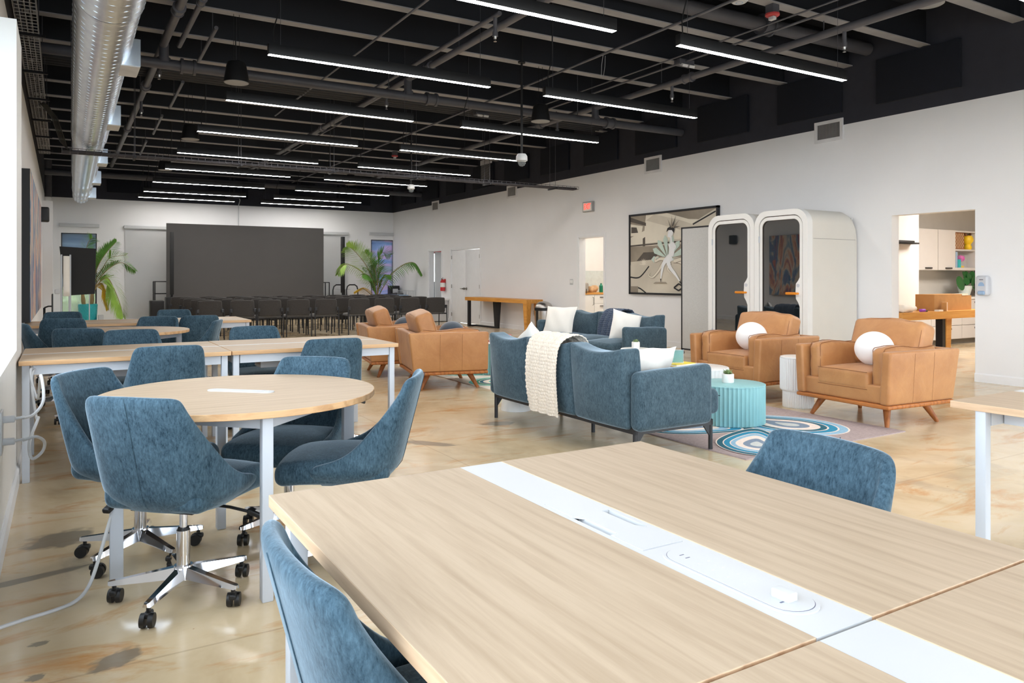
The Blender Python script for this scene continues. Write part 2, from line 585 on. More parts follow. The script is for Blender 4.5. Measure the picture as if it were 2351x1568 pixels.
ORD = ['first', 'second', 'third', 'fourth', 'fifth', 'sixth', 'seventh', 'eighth', 'ninth', 'tenth']
rnd = random.Random(7)
# ================================================================ ROOM SHELL
XR, YB, XL = 9.35, 23.24, -0.38
ZL, ZC, ZJ = 3.37, 4.60, 4.155      # white/black paint line, deck, joist underside
Y0 = -5.5

struct(MB().b2((-1.2, Y0 - .3, -.12), (17, 24.2, 0)).build('floor', 'concrete'))
struct(MB().b2((-1.2, Y0, ZC), (XR + .15, YB + .16, ZC + .12)).build('ceiling', 'ceiling_black'))
struct(MB().b2((-40, -40, -.32), (60, 70, -.2)).build('ground_outside', 'ground_out'))

def wall_y(name, x0, x1, y0, y1, z0, z1, holes, m):
    """wall running along Y with rectangular openings (ya, yb, za, zb)"""
    mb = MB(); y = y0
    for (a, b, za, zb) in sorted(holes):
        if a > y: mb.b2((x0, y, z0), (x1, a, z1))
        if za > z0: mb.b2((x0, a, z0), (x1, b, za))
        if zb < z1: mb.b2((x0, a, zb), (x1, b, z1))
        y = b
    if y < y1: mb.b2((x0, y, z0), (x1, y1, z1))
    return struct(mb.build(name, m, smooth=None))
def wall_x(name, y0, y1, x0, x1, z0, z1, holes, m):
    mb = MB(); x = x0
    for (a, b, za, zb) in sorted(holes):
        if a > x: mb.b2((x, y0, z0), (a, y1, z1))
        if za > z0: mb.b2((a, y0, z0), (b, y1, za))
        if zb < z1: mb.b2((a, y0, zb), (b, y1, z1))
        x = b
    if x < x1: mb.b2((x, y0, z0), (x1, y1, z1))
    return struct(mb.build(name, m, smooth=None))

OFFICE = (4.86, 5.912, 0, 2.055)
KITCH = (12.02, 12.88, 0, 2.085)
FARD = (19.55, 20.42, 0, 2.03)
DBL = (17.24, 18.93, 0, 2.02)
wall_y('wall_right', XR, XR + .16, Y0, YB, 0, ZL, [(-5.0, .6, .4, 3.0), OFFICE, KITCH, FARD, DBL], 'wall_white')  # first opening is out of view, added to let in fill light
wall_y('wall_right_upper', XR, XR + .16, Y0, YB, ZL, ZC, [], 'wall_black')
WINL, WINR = (-.02, .81, .06, 2.43), (8.59, 9.349, .06, 2.47)
wall_x('wall_back', YB, YB + .16, XL - .3, XR + .16, 0, ZL, [WINL, WINR], 'wall_white')
wall_x('wall_back_upper', YB, YB + .16, XL - .3, XR + .16, ZL, ZC, [], 'wall_black')
# left side: low wall and pier around a long window, then a recessed wall
struct(MB().b2((-.62, Y0, 0), (-.235, 6.08, .80)).b2((-.62, 5.43, .80), (-.235, 6.08, 2.80)).build('wall_left_window', 'jamb_white', smooth=None))
wall_y('wall_left', XL - .24, XL, 6.08, YB, 0, ZL, [], 'wall_white')
wall_y('wall_left_upper', XL - .24, XL, 6.08, YB, ZL, ZC, [], 'wall_black')
wall_y('wall_left_header', -.85, -.62, Y0, 6.08, 2.80, ZC, [], 'wall_black')
struct(MB().b2((-.38, 20.0, 0), (-.18, 20.35, 2.98)).build('wall_left_pier', 'wall_white', smooth=None))
# unseen front behind the camera, openings made up for daylight: posts and header only
fr = MB()
for x in (-.6, 2.7, 6.0, 9.2):
    fr.b2((x - .08, Y0, 0), (x + .08, Y0 + .15, 3.5))
fr.b2((-.7, Y0, 3.4), (XR + .1, Y0 + .15, ZC)); fr.b2((-.7, Y0, 0), (XR + .1, Y0 + .15, .12))
struct(fr.build('wall_front', 'wall_black', smooth=None))
mw = MB()
for y in (Y0 + .3, -3.4, -1.2, 1.0, 3.2):
    mw.b2((-.60, y - .03, .80), (-.54, y + .03, 2.80))
struct(mw.build('window_1', 'white_metal', smooth=None))

def base_y(name, x, s, spans, h=.105):
    mb = MB()
    for a, b in spans:
        mb.prism([(x, 0), (x + s * .016, 0), (x + s * .016, h - .015), (x + s * .006, h), (x, h)], a, b, ax='Y')
    return struct(mb.build(name, 'trim_white', smooth=None))
base_y('baseboard_right', XR, -1, [(Y0, OFFICE[0]), (OFFICE[1], KITCH[0] - .07), (KITCH[1] + .07, DBL[0] - .07), (DBL[1] + .07, FARD[0] - .07), (FARD[1] + .07, YB)])
base_y('baseboard_left', -.235, 1, [(Y0, 6.08)])
base_y('baseboard_left_far', XL, 1, [(6.08, 20.0)])
struct(MB().b2((XL, YB - .016, 0), (XR, YB, .10)).build('baseboard_back', 'trim_white', smooth=None))

# door casings
def casing(name, y0, y1, z, w=.06):
    mb = MB()
    mb.b2((XR - .014, y0 - w, 0), (XR, y0, z + w)); mb.b2((XR - .014, y1, 0), (XR, y1 + w, z + w)); mb.b2((XR - .014, y0, z), (XR, y1, z + w))
    mb.b2((XR, y0, 0), (XR + .16, y0 + .02, z)); mb.b2((XR, y1 - .02, 0), (XR + .16, y1, z)); mb.b2((XR, y0, z - .02), (XR + .16, y1, z))
    return struct(mb.build(name, 'trim_white', smooth=None))
casing('trim_1', KITCH[0], KITCH[1], KITCH[3]); casing('trim_2', FARD[0], FARD[1], FARD[3]); casing('trim_3', DBL[0], DBL[1], DBL[3])

# white double doors (storage cupboard)
d = struct(bpy.data.objects.new('door_1', None)); col.objects.link(d); d.location = (XR, (DBL[0] + DBL[1]) / 2, 0)
half = (DBL[1] - DBL[0]) / 2 - .02
for sgn in (-1, 1):
    lf = MB().rbox((.03, sgn * (half / 2 + .002), 1.0), (.04, half - .004, 1.975), .004, k=1).build('door_leaf', 'trim_white', d)
    for z in (.22, 1.0, 1.80):
        MB().cyl((-.002, sgn * (half - .002), z - .05), (-.002, sgn * (half - .002), z + .05), .012, seg=8).build('hinge', 'steel_hinge', lf)
    hb = MB().cyl((.01, sgn * .07, .94), (-.05, sgn * .07, .94), .02, seg=12).cyl((.012, sgn * .07, .94), (-.004, sgn * .07, .94), .034, seg=14)
    if sgn > 0: hb.tube([(-.05, .07, .94), (-.055, .10, .94), (-.05, .20, .94)], .010)
    else: hb.lathe([(.0, 0), (.028, .004), (.03, .02), (.02, .03), (0, .032)], 14, (-.05, -.07, .925))
    hb.build('door_handle', 'steel_hinge', lf)
# door leaf standing open in the far doorway, in its far room
d2 = struct(bpy.data.objects.new('door_2', None)); col.objects.link(d2); d2.location = (XR + .17, FARD[1] - .03, 0)
lf = MB().b2((0, -.04, .01), (.84, 0, 2.0)).build('door_leaf', 'trim_white', d2)
MB().cyl((.78, -.04, .95), (.78, -.10, .95), .018, seg=10).tube([(.78, -.09, .95), (.66, -.09, .95)], .01).build('door_handle', 'steel_hinge', lf)
d3 = struct(bpy.data.objects.new('door_3', None)); col.objects.link(d3); d3.location = (XR + .17, KITCH[1] - .03, 0)
MB().b2((.002, -.012, .90), (.012, .004, 1.0)).build('strike_plate', 'handle_dark', d3)

# back windows with frames and mesh shades, and the outside they look at
def back_window(n, x0, x1, z0, z1, shade, drop):
    w = struct(bpy.data.objects.new('window_%d' % n, None)); col.objects.link(w); w.location = (0, YB, 0)
    mb = MB(); t = .035
    mb.b2((x0, .02, z0), (x0 + t, .08, z1)).b2((x1 - t, .02, z0), (x1, .08, z1)).b2((x0, .02, z1 - t), (x1, .08, z1)).b2((x0, .02, z0), (x1, .08, z0 + t))
    mb.build('window_frame', 'window_frame', w, smooth=None)
    MB().b2((x0 + t, .05, z0 + t), (x1 - t, .056, z1 - t)).build('window_glass', 'window_glass', w, smooth=None)
    MB().b2((x0 + .02, .006, drop), (x1 - .02, .010, z1 - .02)).cyl((x0 + .02, .008, drop), (x1 - .02, .008, drop), .012, seg=8).build('mesh_shade', shade, w)
    return w
back_window(2, *WINL, 'shade_grey', 1.0)
back_window(3, *WINR, 'shade_color', .15)
hd = MB(); rr = random.Random(3)
for i in range(26):
    x = -3.4 + .3 * i * .9; hd.lathe([(0, 0), (.34, .1), (.46, .45), (.36, .85), (0, 1.1 + rr.random() * .5)], 9, (x, 27.5 + rr.random() * .8, -.2))
tag(hd.build('hedge_outside', 'hedge_green'), 'green clipped hedge outside behind the window with the potted palm', 'hedge', kind='stuff')

# roller shades on the back wall
def roller(name, x0, x1, zt, zb, label):
    t = thing(name, label, 'roller shade', ((x0 + x1) / 2, YB, zt), group='white roller shades on the back wall')
    h = (x1 - x0) / 2
    MB().rbox((0, -.05, -.045), (2 * h, .09, .09), .012, k=2).build('cassette', 'white_plastic', t)
    if zb is not None:
        f = MB().b2((-h + .03, -.034, zb - zt), (h - .03, -.031, -.07)).build('shade_cloth', 'shade_translucent', t, smooth=None)
        MB().cyl((-h + .03, -.033, zb - zt), (h - .03, -.033, zb - zt), .014, seg=8).build('bottom_bar', 'white_plastic', f)
    return t
roller('roller_shade', -.07, .87, 2.68, None, 'white cassette of the rolled-up shade above the window with the grey mesh')
roller('roller_shade', 1.46, 4.6, 2.675, .10, 'long white lowered shade between the potted palm and the big dark screen')
roller('roller_shade', 4.7, 7.82, 2.675, .10, 'long white lowered shade ending beside the black column at the screen\'s far side')
roller('roller_shade', 8.52, 9.34, 2.70, None, 'white cassette above the colourful window in the far corner')

# ================================================================ CEILING STEEL
k = 0
for i in range(-7, 18):
    y = 4.38 + 1.085 * i
    if y < -3.5 or y > 23.1: continue
    j = MB().b2((-.62, y - .012, ZJ + .01), (XR, y + .012, ZC)).build('ceiling_joist', 'joist_steel', smooth=None)
    struct(j)
    MB().b2((-.62, y - .07, ZJ), (XR, y + .07, ZJ + .012)).build('flange', 'joist_flange_lit', j, smooth=None)

# ================================================================ LINEAR PENDANT LIGHTS
def make_lamp():
    t = thing('pendant_light', '', 'ceiling light')
    L = 2.44
    MB().rbox((0, 0, .052), (L, .066, .104), .003, k=1).build('housing', 'fixture_black', t)
    MB().b2((-L / 2 + .004, -.029, -.0012), (L / 2 - .004, .029, .0005)).build('diffuser', 'lamp_diffuser', t, smooth=None)
    for x in (-L / 2 + .12, L / 2 - .12):
        MB().cyl((x, 0, .10), (x, 0, ZC - ZLAMP), .0022, seg=5).build('suspension_cable', 'pipe_grey', t)
    MB().tube([(-L / 2 + .06, 0, .10), (-L / 2 + .05, .0, .25), (-L / 2 + .11, 0, .45), (-L / 2 + .11, 0, ZC - ZLAMP)], .006, 6).build('power_cord', 'wire_black', t)
    return t
ZLAMP = 3.385
spots = []
rows = [2.94, 5.17, 7.41, 9.57, 11.82, 14.03, 16.22, 18.6, 20.75, 22.3]
for cidx, (xc, cname, start) in enumerate(((2.92, 'window side', 1), (6.10, 'booth side', 0))):
    for n, y in enumerate(rows[start:]):
        where = 'nearest the camera' if n == 0 else ('farthest, by the back wall' if n == len(rows[start:]) - 1 else ORD[n] + ' from the camera')
        spots.append(((xc + .045 * (n > 4), y, ZLAMP), 0, 'linear pendant light, %s, %s column' % (where, cname), 'linear pendant lights in two columns'))
for cname, xc in (('window side', 2.92), ('booth side', 6.10)):  # out-of-view rows added to throw more light on the near floor
    for n, y in enumerate((.70, -1.53, -3.76) if cname == 'booth side' else (2.94, .70, -1.53, -3.76)):
        spots.append(((xc, y, ZLAMP), 0, 'unseen linear pendant light added behind the camera, %s row back, %s column' % (ORD[n], cname), 'linear pendant lights in two columns'))
copies(make_lamp(), spots)

# ================================================================ SPIRAL DUCT
def make_duct():
    t = thing('spiral_duct', 'big silver spiral air duct hanging along the window side of the ceiling', 'duct', (0, 0, 0))
    A = Vector((.25, -1.0, 3.40)); B = Vector((.415, 21.9, 3.31)); dv = B - A
    segs = [(0, .32, .248), (.32, .60, .236), (.60, .80, .220), (.80, .93, .205), (.93, 1.0, .188)]
    for a, b, r in segs:
        p, q = A + dv * a, A + dv * b
        L = (q - p).length
        mb = MB()
        mb.cyl(p, q, r, seg=40, caps=True)
        mb.cyl(p - dv.normalized() * .02, p + dv.normalized() * .05, r + .012, seg=40)
        # raised helical lock seam
        n = int(L / .13)
        pts = []
        for i in range(n * 16 + 1):
            w = 2 * pi * i / 16
            s = i / (n * 16)
            c = p + (q - p) * s
            pts.append((c.x + (r + .001) * cos(w), c.y, c.z + (r + .001) * sin(w)))
        mb.tube(pts, .0032, 4)
        mb.build('duct_section', 'galvanised', t)
    for i, y in enumerate((4.6, 7.94, 11.04, 14.8, 17.9, 21.2)):
        s = (y - A.y) / dv.y; c = A + dv * s
        rb = MB().b2((c.x + .12, y - .21, 3.19), (c.x + .31, y + .21, 3.44)).build('register_box', 'galvanised', t, smooth=None)
        MB().b2((c.x + .125, y - .205, 3.182), (c.x + .305, y + .205, 3.19)).build('register_grille', 'register_white', rb, smooth=None)
    for y in (1.5, 5.9, 9.9, 13.9, 18.2):
        s = (y - A.y) / dv.y; c = A + dv * s
        r = .252 if s < .32 else (.24 if s < .6 else .225)
        st = MB()
        st.cyl((c.x - r, y, c.z), (c.x - r, y, ZC), .004, seg=5).cyl((c.x + r, y, c.z), (c.x + r, y, ZC), .004, seg=5)
        st.build('hanger', 'pipe_grey', t)
    return t
make_duct()

# ================================================================ PIPES, CONDUITS
def pipe(label, a, b, r, m='pipe_grey', couplings=0, cat='pipe', hang=True, name='sprinkler_pipe'):
    a, b = Vector(a), Vector(b)
    t = thing(name, label, cat, tuple(a))
    d = b - a
    mb = MB().cyl((0, 0, 0), d, r, seg=14)
    u = d.normalized()
    mb.build('run', m, t)
    for i in range(couplings):
        p = d * ((i + .5) / couplings)
        cp = MB().cyl(p - u * .07, p + u * .07, r * 1.28, seg=14).cyl(p - u * .085, p - u * .055, r * 1.5, seg=14).cyl(p + u * .055, p + u * .085, r * 1.5, seg=14)
        cp.build('coupling', m, t)
    if hang:
        n = max(2, int(d.length / 2.6))
        for i in range(n):
            p = d * ((i + .3) / n)
            MB().cyl(p + Vector((0, 0, r)), p + Vector((0, 0, ZC - a.z)), .006, seg=6).build('hanger_rod', 'pipe_grey', t)
    return t
pipe('thick black sprinkler main crossing the room under the joists behind the nearest pendant speaker', (-.3, 9.79, 3.78), (9.33, 9.79, 3.78), .062, couplings=3)
pipe('thick dark pipe crossing the far end of the ceiling near the back wall', (-.35, 20.95, 3.75), (9.33, 20.95, 3.75), .075, couplings=2)
pipe('thick black pipe in the joist bay nearest the camera, ending at the upper wall', (1.5, 6.42, 4.32), (9.33, 6.24, 4.32), .085, couplings=2)
pipe('grey sprinkler branch pipe beside the silver duct', (1.02, 3.0, 4.0), (1.05, 21.0, 4.0), .045, couplings=5, m='conduit_grey')
pipe('thin grey pipe running parallel to the duct-side branch pipe', (1.22, 3.0, 4.05), (1.22, 9.9, 4.05), .03, couplings=2, m='conduit_grey')
pipe('grey sprinkler branch pipe over the middle of the room', (4.16, 2.0, 4.02), (4.16, 20.9, 4.02), .042, couplings=4, m='conduit_grey')
pipe('grey sprinkler branch pipe nearest the right-hand wall', (7.42, 2.0, 4.0), (7.46, 20.9, 4.0), .045, couplings=5, m='conduit_grey')
for (x, y0, y1, z, r, lb) in ((5.86, 2.0, 22.5, 4.06, .016, 'thin long conduit under the joists between the two light columns'),
                              (3.22, 2.5, 13.5, 4.09, .014, 'thin strut conduit under the joists above the window-side lights'),
                              (7.03, 2.5, 12.5, 4.08, .014, 'thin conduit beside the branch pipe over the phone booths'),
                              (6.85, 2.5, 10.5, 4.10, .010, 'thinner conduit next to the one over the phone booths'),
                              (3.98, 6.9, 10.6, 4.04, .026, 'short grey arm-over pipe with a sprinkler head above the middle of the room'),
                              (4.42, 13.5, 20.5, 4.09, .014, 'far thin conduit under the joists toward the screen')):
    pipe(lb, (x, y0, z), (x, y1, z), r, 'conduit_grey', hang=False, cat='conduit', name='ceiling_conduit')
for i in range(4):
    pipe('black conduit across the ceiling, %s of the bundled four behind the sprinkler main' % ORD[i], (-.3, 11.35 + .13 * i, 4.10), (8.9, 11.35 + .13 * i, 4.10), .028, 'joist_steel', hang=False, cat='conduit', name='ceiling_conduit')
# strut pieces along the duct side
for i, y in enumerate((8.9, 11.6, 14.2, 17.0)):
    pipe('short grey strut rail below the joists, %s along the duct' % ORD[i], (1.48, y, 4.03), (1.52, y + 1.9, 4.03), .022, 'conduit_grey', cat='strut', name='strut_rail')
# drop tees
def head(x, y, z, label, drop=.16):
    t = thing('ceiling_sprinkler', label, 'sprinkler', (x, y, z))
    MB().cyl((0, 0, 0), (0, 0, -drop), .022, seg=10).cyl((0, 0, -drop), (0, 0, -drop - .05), .03, seg=12).build('drop_nipple', 'conduit_grey', t)
    MB().cyl((0, 0, -drop - .05), (0, 0, -drop - .075), .022, .016, seg=12).cyl((0, 0, -drop - .075), (0, 0, -drop - .10), .008, seg=8).cyl((0, 0, -drop - .10), (0, 0, -drop - .105), .018, seg=12).build('head', 'brushed_steel', t)
for (x, y, z, lb) in ((3.98, 7.0, 4.03, 'sprinkler head on the arm-over pipe above the middle of the room'),
                      (7.43, 5.25, 4.0, 'sprinkler head under the branch pipe by the red alarm'),
                      (7.44, 8.0, 4.0, 'sprinkler head under the branch pipe over the booths'),
                      (1.22, 5.35, 4.05, 'sprinkler head at the duct-side pipe nearest the camera'),
                      (4.16, 10.6, 4.02, 'sprinkler head just behind the thick main pipe'),
                      (1.05, 10.4, 4.0, 'sprinkler head behind the duct-side tee'),
                      (1.05, 12.9, 4.0, 'sprinkler head farther along the duct'),
                      (7.45, 10.9, 4.0, 'sprinkler head over the hanging grey art wall')):
    head(x, y, z, lb)
# risers joining main to branches
for (x, lb) in ((1.04, 'by the silver duct'), (4.16, 'over the middle of the room'), (7.44, 'by the right-hand wall')):
    t = thing('pipe_riser', 'short black riser between main and branch pipe %s' % lb, 'pipe', (x, 9.79, 3.78))
    MB().cyl((0, 0, 0), (0, 0, .24), .055, seg=12).build('run', 'pipe_grey', t)
    MB().cyl((0, 0, .02), (0, 0, .07), .075, seg=12).build('coupling', 'pipe_grey', t)

# ================================================================ WIRE CABLE TRAYS
def tray(label, x0, x1, y0, y1, z, along, side=.05, pitch=.1, hang=1.6, wire='tray_wire'):
    t = thing('cable_tray', label, 'cable tray', ((x0 + x1) / 2, (y0 + y1) / 2, z))
    cx, cy = (x0 + x1) / 2, (y0 + y1) / 2
    mb = MB(); r = .004
    L = (y1 - y0) if along == 'Y' else (x1 - x0); Wd = (x1 - x0) if along == 'Y' else (y1 - y0)
    def P(l, w, h):
        return (w - Wd / 2, l - L / 2, h) if along == 'Y' else (l - L / 2, w - Wd / 2, h)
    for w, h in ((0, side), (0, 0), (Wd * .25, 0), (Wd * .5, 0), (Wd * .75, 0), (Wd, 0), (Wd, side)):
        mb.cyl(P(0, w, h), P(L, w, h), r, seg=4, caps=False)
    n = int(L / pitch)
    for i in range(n + 1):
        l = L * i / n
        mb.tube([P(l, 0, side), P(l, 0, 0), P(l, Wd, 0), P(l, Wd, side)], r, 4)
    mb.build('wire_basket', wire, t)
    for i in range(5):
        w = Wd * (.2 + .15 * i)
        rr = random.Random(i)
        MB().tube([P(L * q / 14, w + rr.uniform(-.03, .03), .012 + rr.random() * .02) for q in range(15)], .008, 5).build('cable', 'wire_black' if i % 2 else 'pipe_grey', t)
    m = max(2, int(L / hang))
    for i in range(m + 1):
        l = L * (i + .62) / (m + 1)
        MB().cyl(P(l, 0, 0), P(l, 0, ZC - z), .004, seg=5).cyl(P(l, Wd, 0), P(l, Wd, ZC - z), .004, seg=5).build('support_rod', 'pipe_grey', t)
        p, q = P(l, -.04, -.015), P(l, Wd + .04, -.015)
        MB().b2((min(p[0], q[0]) - .015, min(p[1], q[1]) - .015, -.03), (max(p[0], q[0]) + .015, max(p[1], q[1]) + .015, -.004)).build('support_bar', 'joist_steel', t, smooth=None)
    return t
tray('wire cable tray with bundled cables running along the window-side wall', -.36, -.19, 1.5, 16.5, 3.55, 'Y', side=.07)
tray('wire cable tray crossing the room in front of the far lights', -.0, 9.0, 12.40, 12.60, 3.03, 'X', side=.05, wire='pipe_grey')
t = thing('cable_drop', 'curved bundle of black cables dropping from wall tray to crossing tray', 'cable', (0, 12.45, 3.03))
for i in range(4):
    MB().tube([(-.24 + .02 * i, -.8, .50), (-.12 + .02 * i, -.45, .40), (-.02 + .02 * i, -.15, .12), (.08, .02 + .02 * i, .03), (.5, .03 * i, .03)], .009, 5).build('cable', 'wire_black', t)

# ================================================================ ACOUSTIC PANELS + VENTS ON THE RIGHT WALL
ys = [2.9, 5.555, 7.17, 8.835, 10.46, 12.09, 13.74, 15.36, 17.0, 18.62, 20.25, 21.9]
names = ['nearest the camera', 'second from the camera, largest in view', 'third, above the near air vent', 'fourth from the camera', 'fifth from the camera', 'sixth from the camera', 'seventh from the camera', 'eighth from the camera', 'ninth from the camera', 'tenth from the camera', 'eleventh from the camera', 'farthest, by the back corner']
for y, nm in zip(ys, names):
    o = MB().rbox((0, 0, 0), (.05, 1.09, .59), .008, k=1).build('acoustic_panel', 'acoustic_black', loc=(XR - .03, y, 3.84))
    tag(o, 'black acoustic panel high on the right wall, %s' % nm, 'acoustic panel', 'acoustic panels on the right wall')
for x, nm in ((1.6, 'nearest the duct'), (4.2, 'in the middle of the row'), (6.2, 'second from the corner'), (8.0, 'nearest the corner')):
    o = MB().rbox((0, 0, 0), (1.09, .05, .59), .008, k=1).build('acoustic_panel', 'acoustic_black', loc=(x, YB - .03, 3.86))
    tag(o, 'black acoustic panel high on the back wall, %s' % nm, 'acoustic panel', 'acoustic panels on the back wall')
def make_vent():
    t = thing('air_vent', '', 'air vent')
    fr_ = MB().b2((-.02, -.23, -.15), (0, .23, -.105)).b2((-.02, -.23, .105), (0, .23, .15)).b2((-.02, -.23, -.105), (0, -.185, .105)).b2((-.02, .185, -.105), (0, .23, .105))
    fr_.build('frame', 'vent_white', t, smooth=None)
    MB().b2((-.004, -.185, -.105), (-.001, .185, .105)).build('backing', 'vent_dark', t, smooth=None)
    lv = MB()
    for i in range(19):
        y = -.175 + .0195 * i
        lv.box((-.010, y, 0), (.012, .0065, .21), rot=Matrix.Rotation(.5, 3, 'Z'))
    lv.build('louvres', 'grey_frame', t, smooth=None)
    return t
copies(make_vent(), [((XR - .001, y, 3.32), 0, 'white louvred air vent at the paint line, %s' % n, 'air vents along the right wall') for y, n in
       ((6.85, 'nearest the office doorway'), (10.55, 'above the framed artwork'), (15.61, 'above the wooden console table'), (19.95, 'above the far door'))])
o = thing('return_grille', 'white slotted return grille on the black upper wall above the crossing cable tray', 'grille', (XR - .03, 16.84, 3.985))
MB().b2((-.02, -.29, -.27), (0, .29, .27)).build('plate', 'vent_white', o, smooth=None)
lv = MB()
for i in range(18): lv.b2((-.026, -.25, -.24 + .028 * i), (-.02, .25, -.228 + .028 * i))
lv.build('louvres', 'grey_frame', o, smooth=None)

# ================================================================ CEILING DEVICES
def hanging_speaker():
    t = thing('pendant_speaker', '', 'loudspeaker')
    MB().lathe([(0, .235), (.06, .235), (.095, .22), (.105, .19), (.135, .012), (.137, 0), (.12, 0)], 28, caps=False).build('body', 'speaker_black', t)
    MB().lathe([(.128, -.004), (.128, .003), (0, .008)], 28, caps=False).lathe([(0, -.006), (.128, -.004)], 28, caps=False).build('grille', 'speaker_grille', t)
    for x in (-.03, .03):
        MB().cyl((x, 0, .235), (x, 0, ZC - 3.40), .003, seg=5).build('suspension_cable', 'wire_black', t)
    return t
copies(hanging_speaker(), [((x, y, 3.40), 0, lb, 'black pendant speakers') for x, y, lb in
    ((1.66, 8.72, 'black cylindrical pendant speaker beside the nearest window-side lights'),
     (1.72, 12.65, 'black cylindrical pendant speaker at the end of the third window-side light'),
     (1.78, 16.55, 'black cylindrical pendant speaker, farthest along the duct'),
     (5.68, 8.72, 'black cylindrical pendant speaker behind the booth-side lights'),
     (5.75, 16.9, 'black cylindrical pendant speaker far back over the booth-side lights'))])
def disc(x, y, r, label):
    t = thing('ceiling_speaker', label, 'loudspeaker', (x, y, 4.12))
    MB().lathe([(0, 0), (r * .93, .0), (r, .006), (r, .03), (0, .03)], 32).build('grille', 'speaker_grille', t)
    MB().lathe([(r, .03), (r * .7, .08), (0, .08)], 24).build('back_can', 'speaker_black', t)
disc(7.86, 4.55, .145, 'flat round grey ceiling speaker nearest the camera')
disc(7.25, 15.6, .15, 'flat round grey ceiling speaker far back near the return grille')
t = thing('access_point', 'white round wireless access point under a joist', 'access point', (6.05, 5.50, 4.10))
MB().lathe([(0, 0), (.07, .002), (.09, .02), (.09, .03), (0, .03)], 28).build('body', 'white_plastic', t)
MB().lathe([(.03, -.001), (.034, -.003), (.038, -.001)], 28, caps=False).build('light_ring', 'plastic_window', t)
def alarm(x, y, z, label):
    t = thing('fire_alarm', label, 'fire alarm', (x, y, z))
    MB().b2((-.05, -.05, .03), (.05, .05, .13)).build('junction_box', 'pipe_grey', t, smooth=None)
    MB().lathe([(0, 0), (.06, .0), (.075, .012), (.075, .03), (0, .03)], 24).build('body', 'red_device', t)
    MB().rbox((.0, 0, -.018), (.05, .07, .036), .006).build('strobe', 'white_plastic', t)
alarm(6.52, 5.47, 4.03, 'red and white fire alarm strobe under the near joist')
alarm(6.6, 16.3, 4.03, 'small red fire alarm strobe far back over the crossing tray')
def cam_dome(x, y, z, label):
    t = thing('security_camera', label, 'security camera', (x, y, z))
    MB().cyl((0, 0, .14), (0, 0, ZC - z), .016, seg=10).lathe([(0, 4.14 - z), (.05, 4.14 - z), (.05, 4.12 - z), (0, 4.12 - z)], 16).build('pole', 'wire_black', t)
    MB().lathe([(0, .14), (.055, .14), (.075, .11), (.078, .05), (.06, .04), (0, .04)], 24).build('housing', 'white_plastic', t)
    MB().lathe([(.056, .045), (.054, .02), (.04, -.01), (.02, -.025), (0, -.03)], 20, caps=False).build('dome', 'clear_plastic', t)
    MB().lathe([(0, .01), (.02, .012), (.024, .03), (0, .04)], 12).build('lens', 'wire_black', t)
cam_dome(5.30, 8.60, 2.76, 'white dome security camera on black pole in front of the booth-side lights')
cam_dome(6.32, 14.7, 3.06, 'white dome security camera on a pole, the farther one')
def emergency(x, y, label):
    t = thing('emergency_light', label, 'emergency light', (x, y, 4.02))
    MB().rbox((0, 0, .05), (.26, .12, .08), .012).build('battery_box', 'pipe_grey', t)
    for s in (-.06, .06):
        MB().box((s, -.05, .01), (.09, .08, .035), rot=Matrix.Rotation(.5, 3, 'X')).build('lamp_head', 'white_plastic', t, smooth=None)
emergency(7.05, 7.35, 'white emergency light fitting hanging by the branch pipe over the booths')
emergency(6.2, 11.4, 'white emergency light fitting near the far booth-side lights')
emergency(4.9, 15.2, 'white emergency light fitting far back over the lounge')
t = thing('looped_wire', 'thin wire loop hanging from the long conduit in mid ceiling', 'wire', (5.86, 7.55, 4.05))
MB().tube([(0, 0, 0), (.0, .03, -.12), (.01, .05, -.26), (.04, .05, -.28), (.06, .04, -.12), (.05, .02, 0)], .003, 5).build('loop', 'tray_wire', t)

# dark projector bracket by the back wall
t = thing('projector_mount', 'small black projector mount at the back wall paint line', 'projector mount', (4.3, YB - .3, 3.62))
MB().rbox((0, 0, 0), (.35, .25, .12), .02).build('body', 'fixture_black', t)
MB().cyl((0, 0, .06), (0, 0, ZC - 3.62), .02, seg=8).build('pole', 'fixture_black', t)
MB().tube([(.15, .25, .1), (.22, .27, -.1), (.18, .28, -.24), (.18, .28, -.24), (.18, .28, -.9)], .012, 6).build('cable', 'white_plastic', t)
# ================================================================ TASK CHAIRS
def lerp(a, b, t): return a + (b - a) * t
def pw(x, pts):
    for (x0, y0), (x1, y1) in zip(pts, pts[1:]):
        if x <= x1:
            return lerp(y0, y1, (x - x0) / (x1 - x0))
    return pts[-1][1]
RIM = [(0, .822), (.30, .818), (.385, .805), (.435, .775), (.50, .70), (.60, .598), (.69, .527), (.76, .494), (.85, .480), (.93, .470), (.97, .455), (1.0, .428)]
def shell_pt(a, t):
    s = abs(a); sg = 1 if a >= 0 else -1
    zr = pw(s, RIM); zb = .372
    z = zb + (zr - zb) * t
    th = s * R(126)
    bx = .252 * sin(th) ** .72 if th < pi / 2 else .252 - .012 * (s - .714) / .286
    c = cos(th); by = -.02 - .205 * (1 if c > 0 else -1) * abs(c) ** .75
    if s <= .45:
        tx = .208 * sin(s / .45 * pi / 2); ty = -.315 + .05 * (s / .45) ** 2
    else:
        q = (s - .45) / .55; tx = .208 + .035 * q; ty = -.265 + .40 * q
    w = max(0, (z - .45) / .37)
    x, y = lerp(bx, tx, w), lerp(by, ty, w)
    kk = min(1, max(0, (z - .372) / .085)); kk = .70 + .30 * sin(kk * pi / 2)
    return (sg * x * kk * (1.03 - .12 * max(0, z - .5)), -.01 + (y + .01) * kk * 1.04, z)
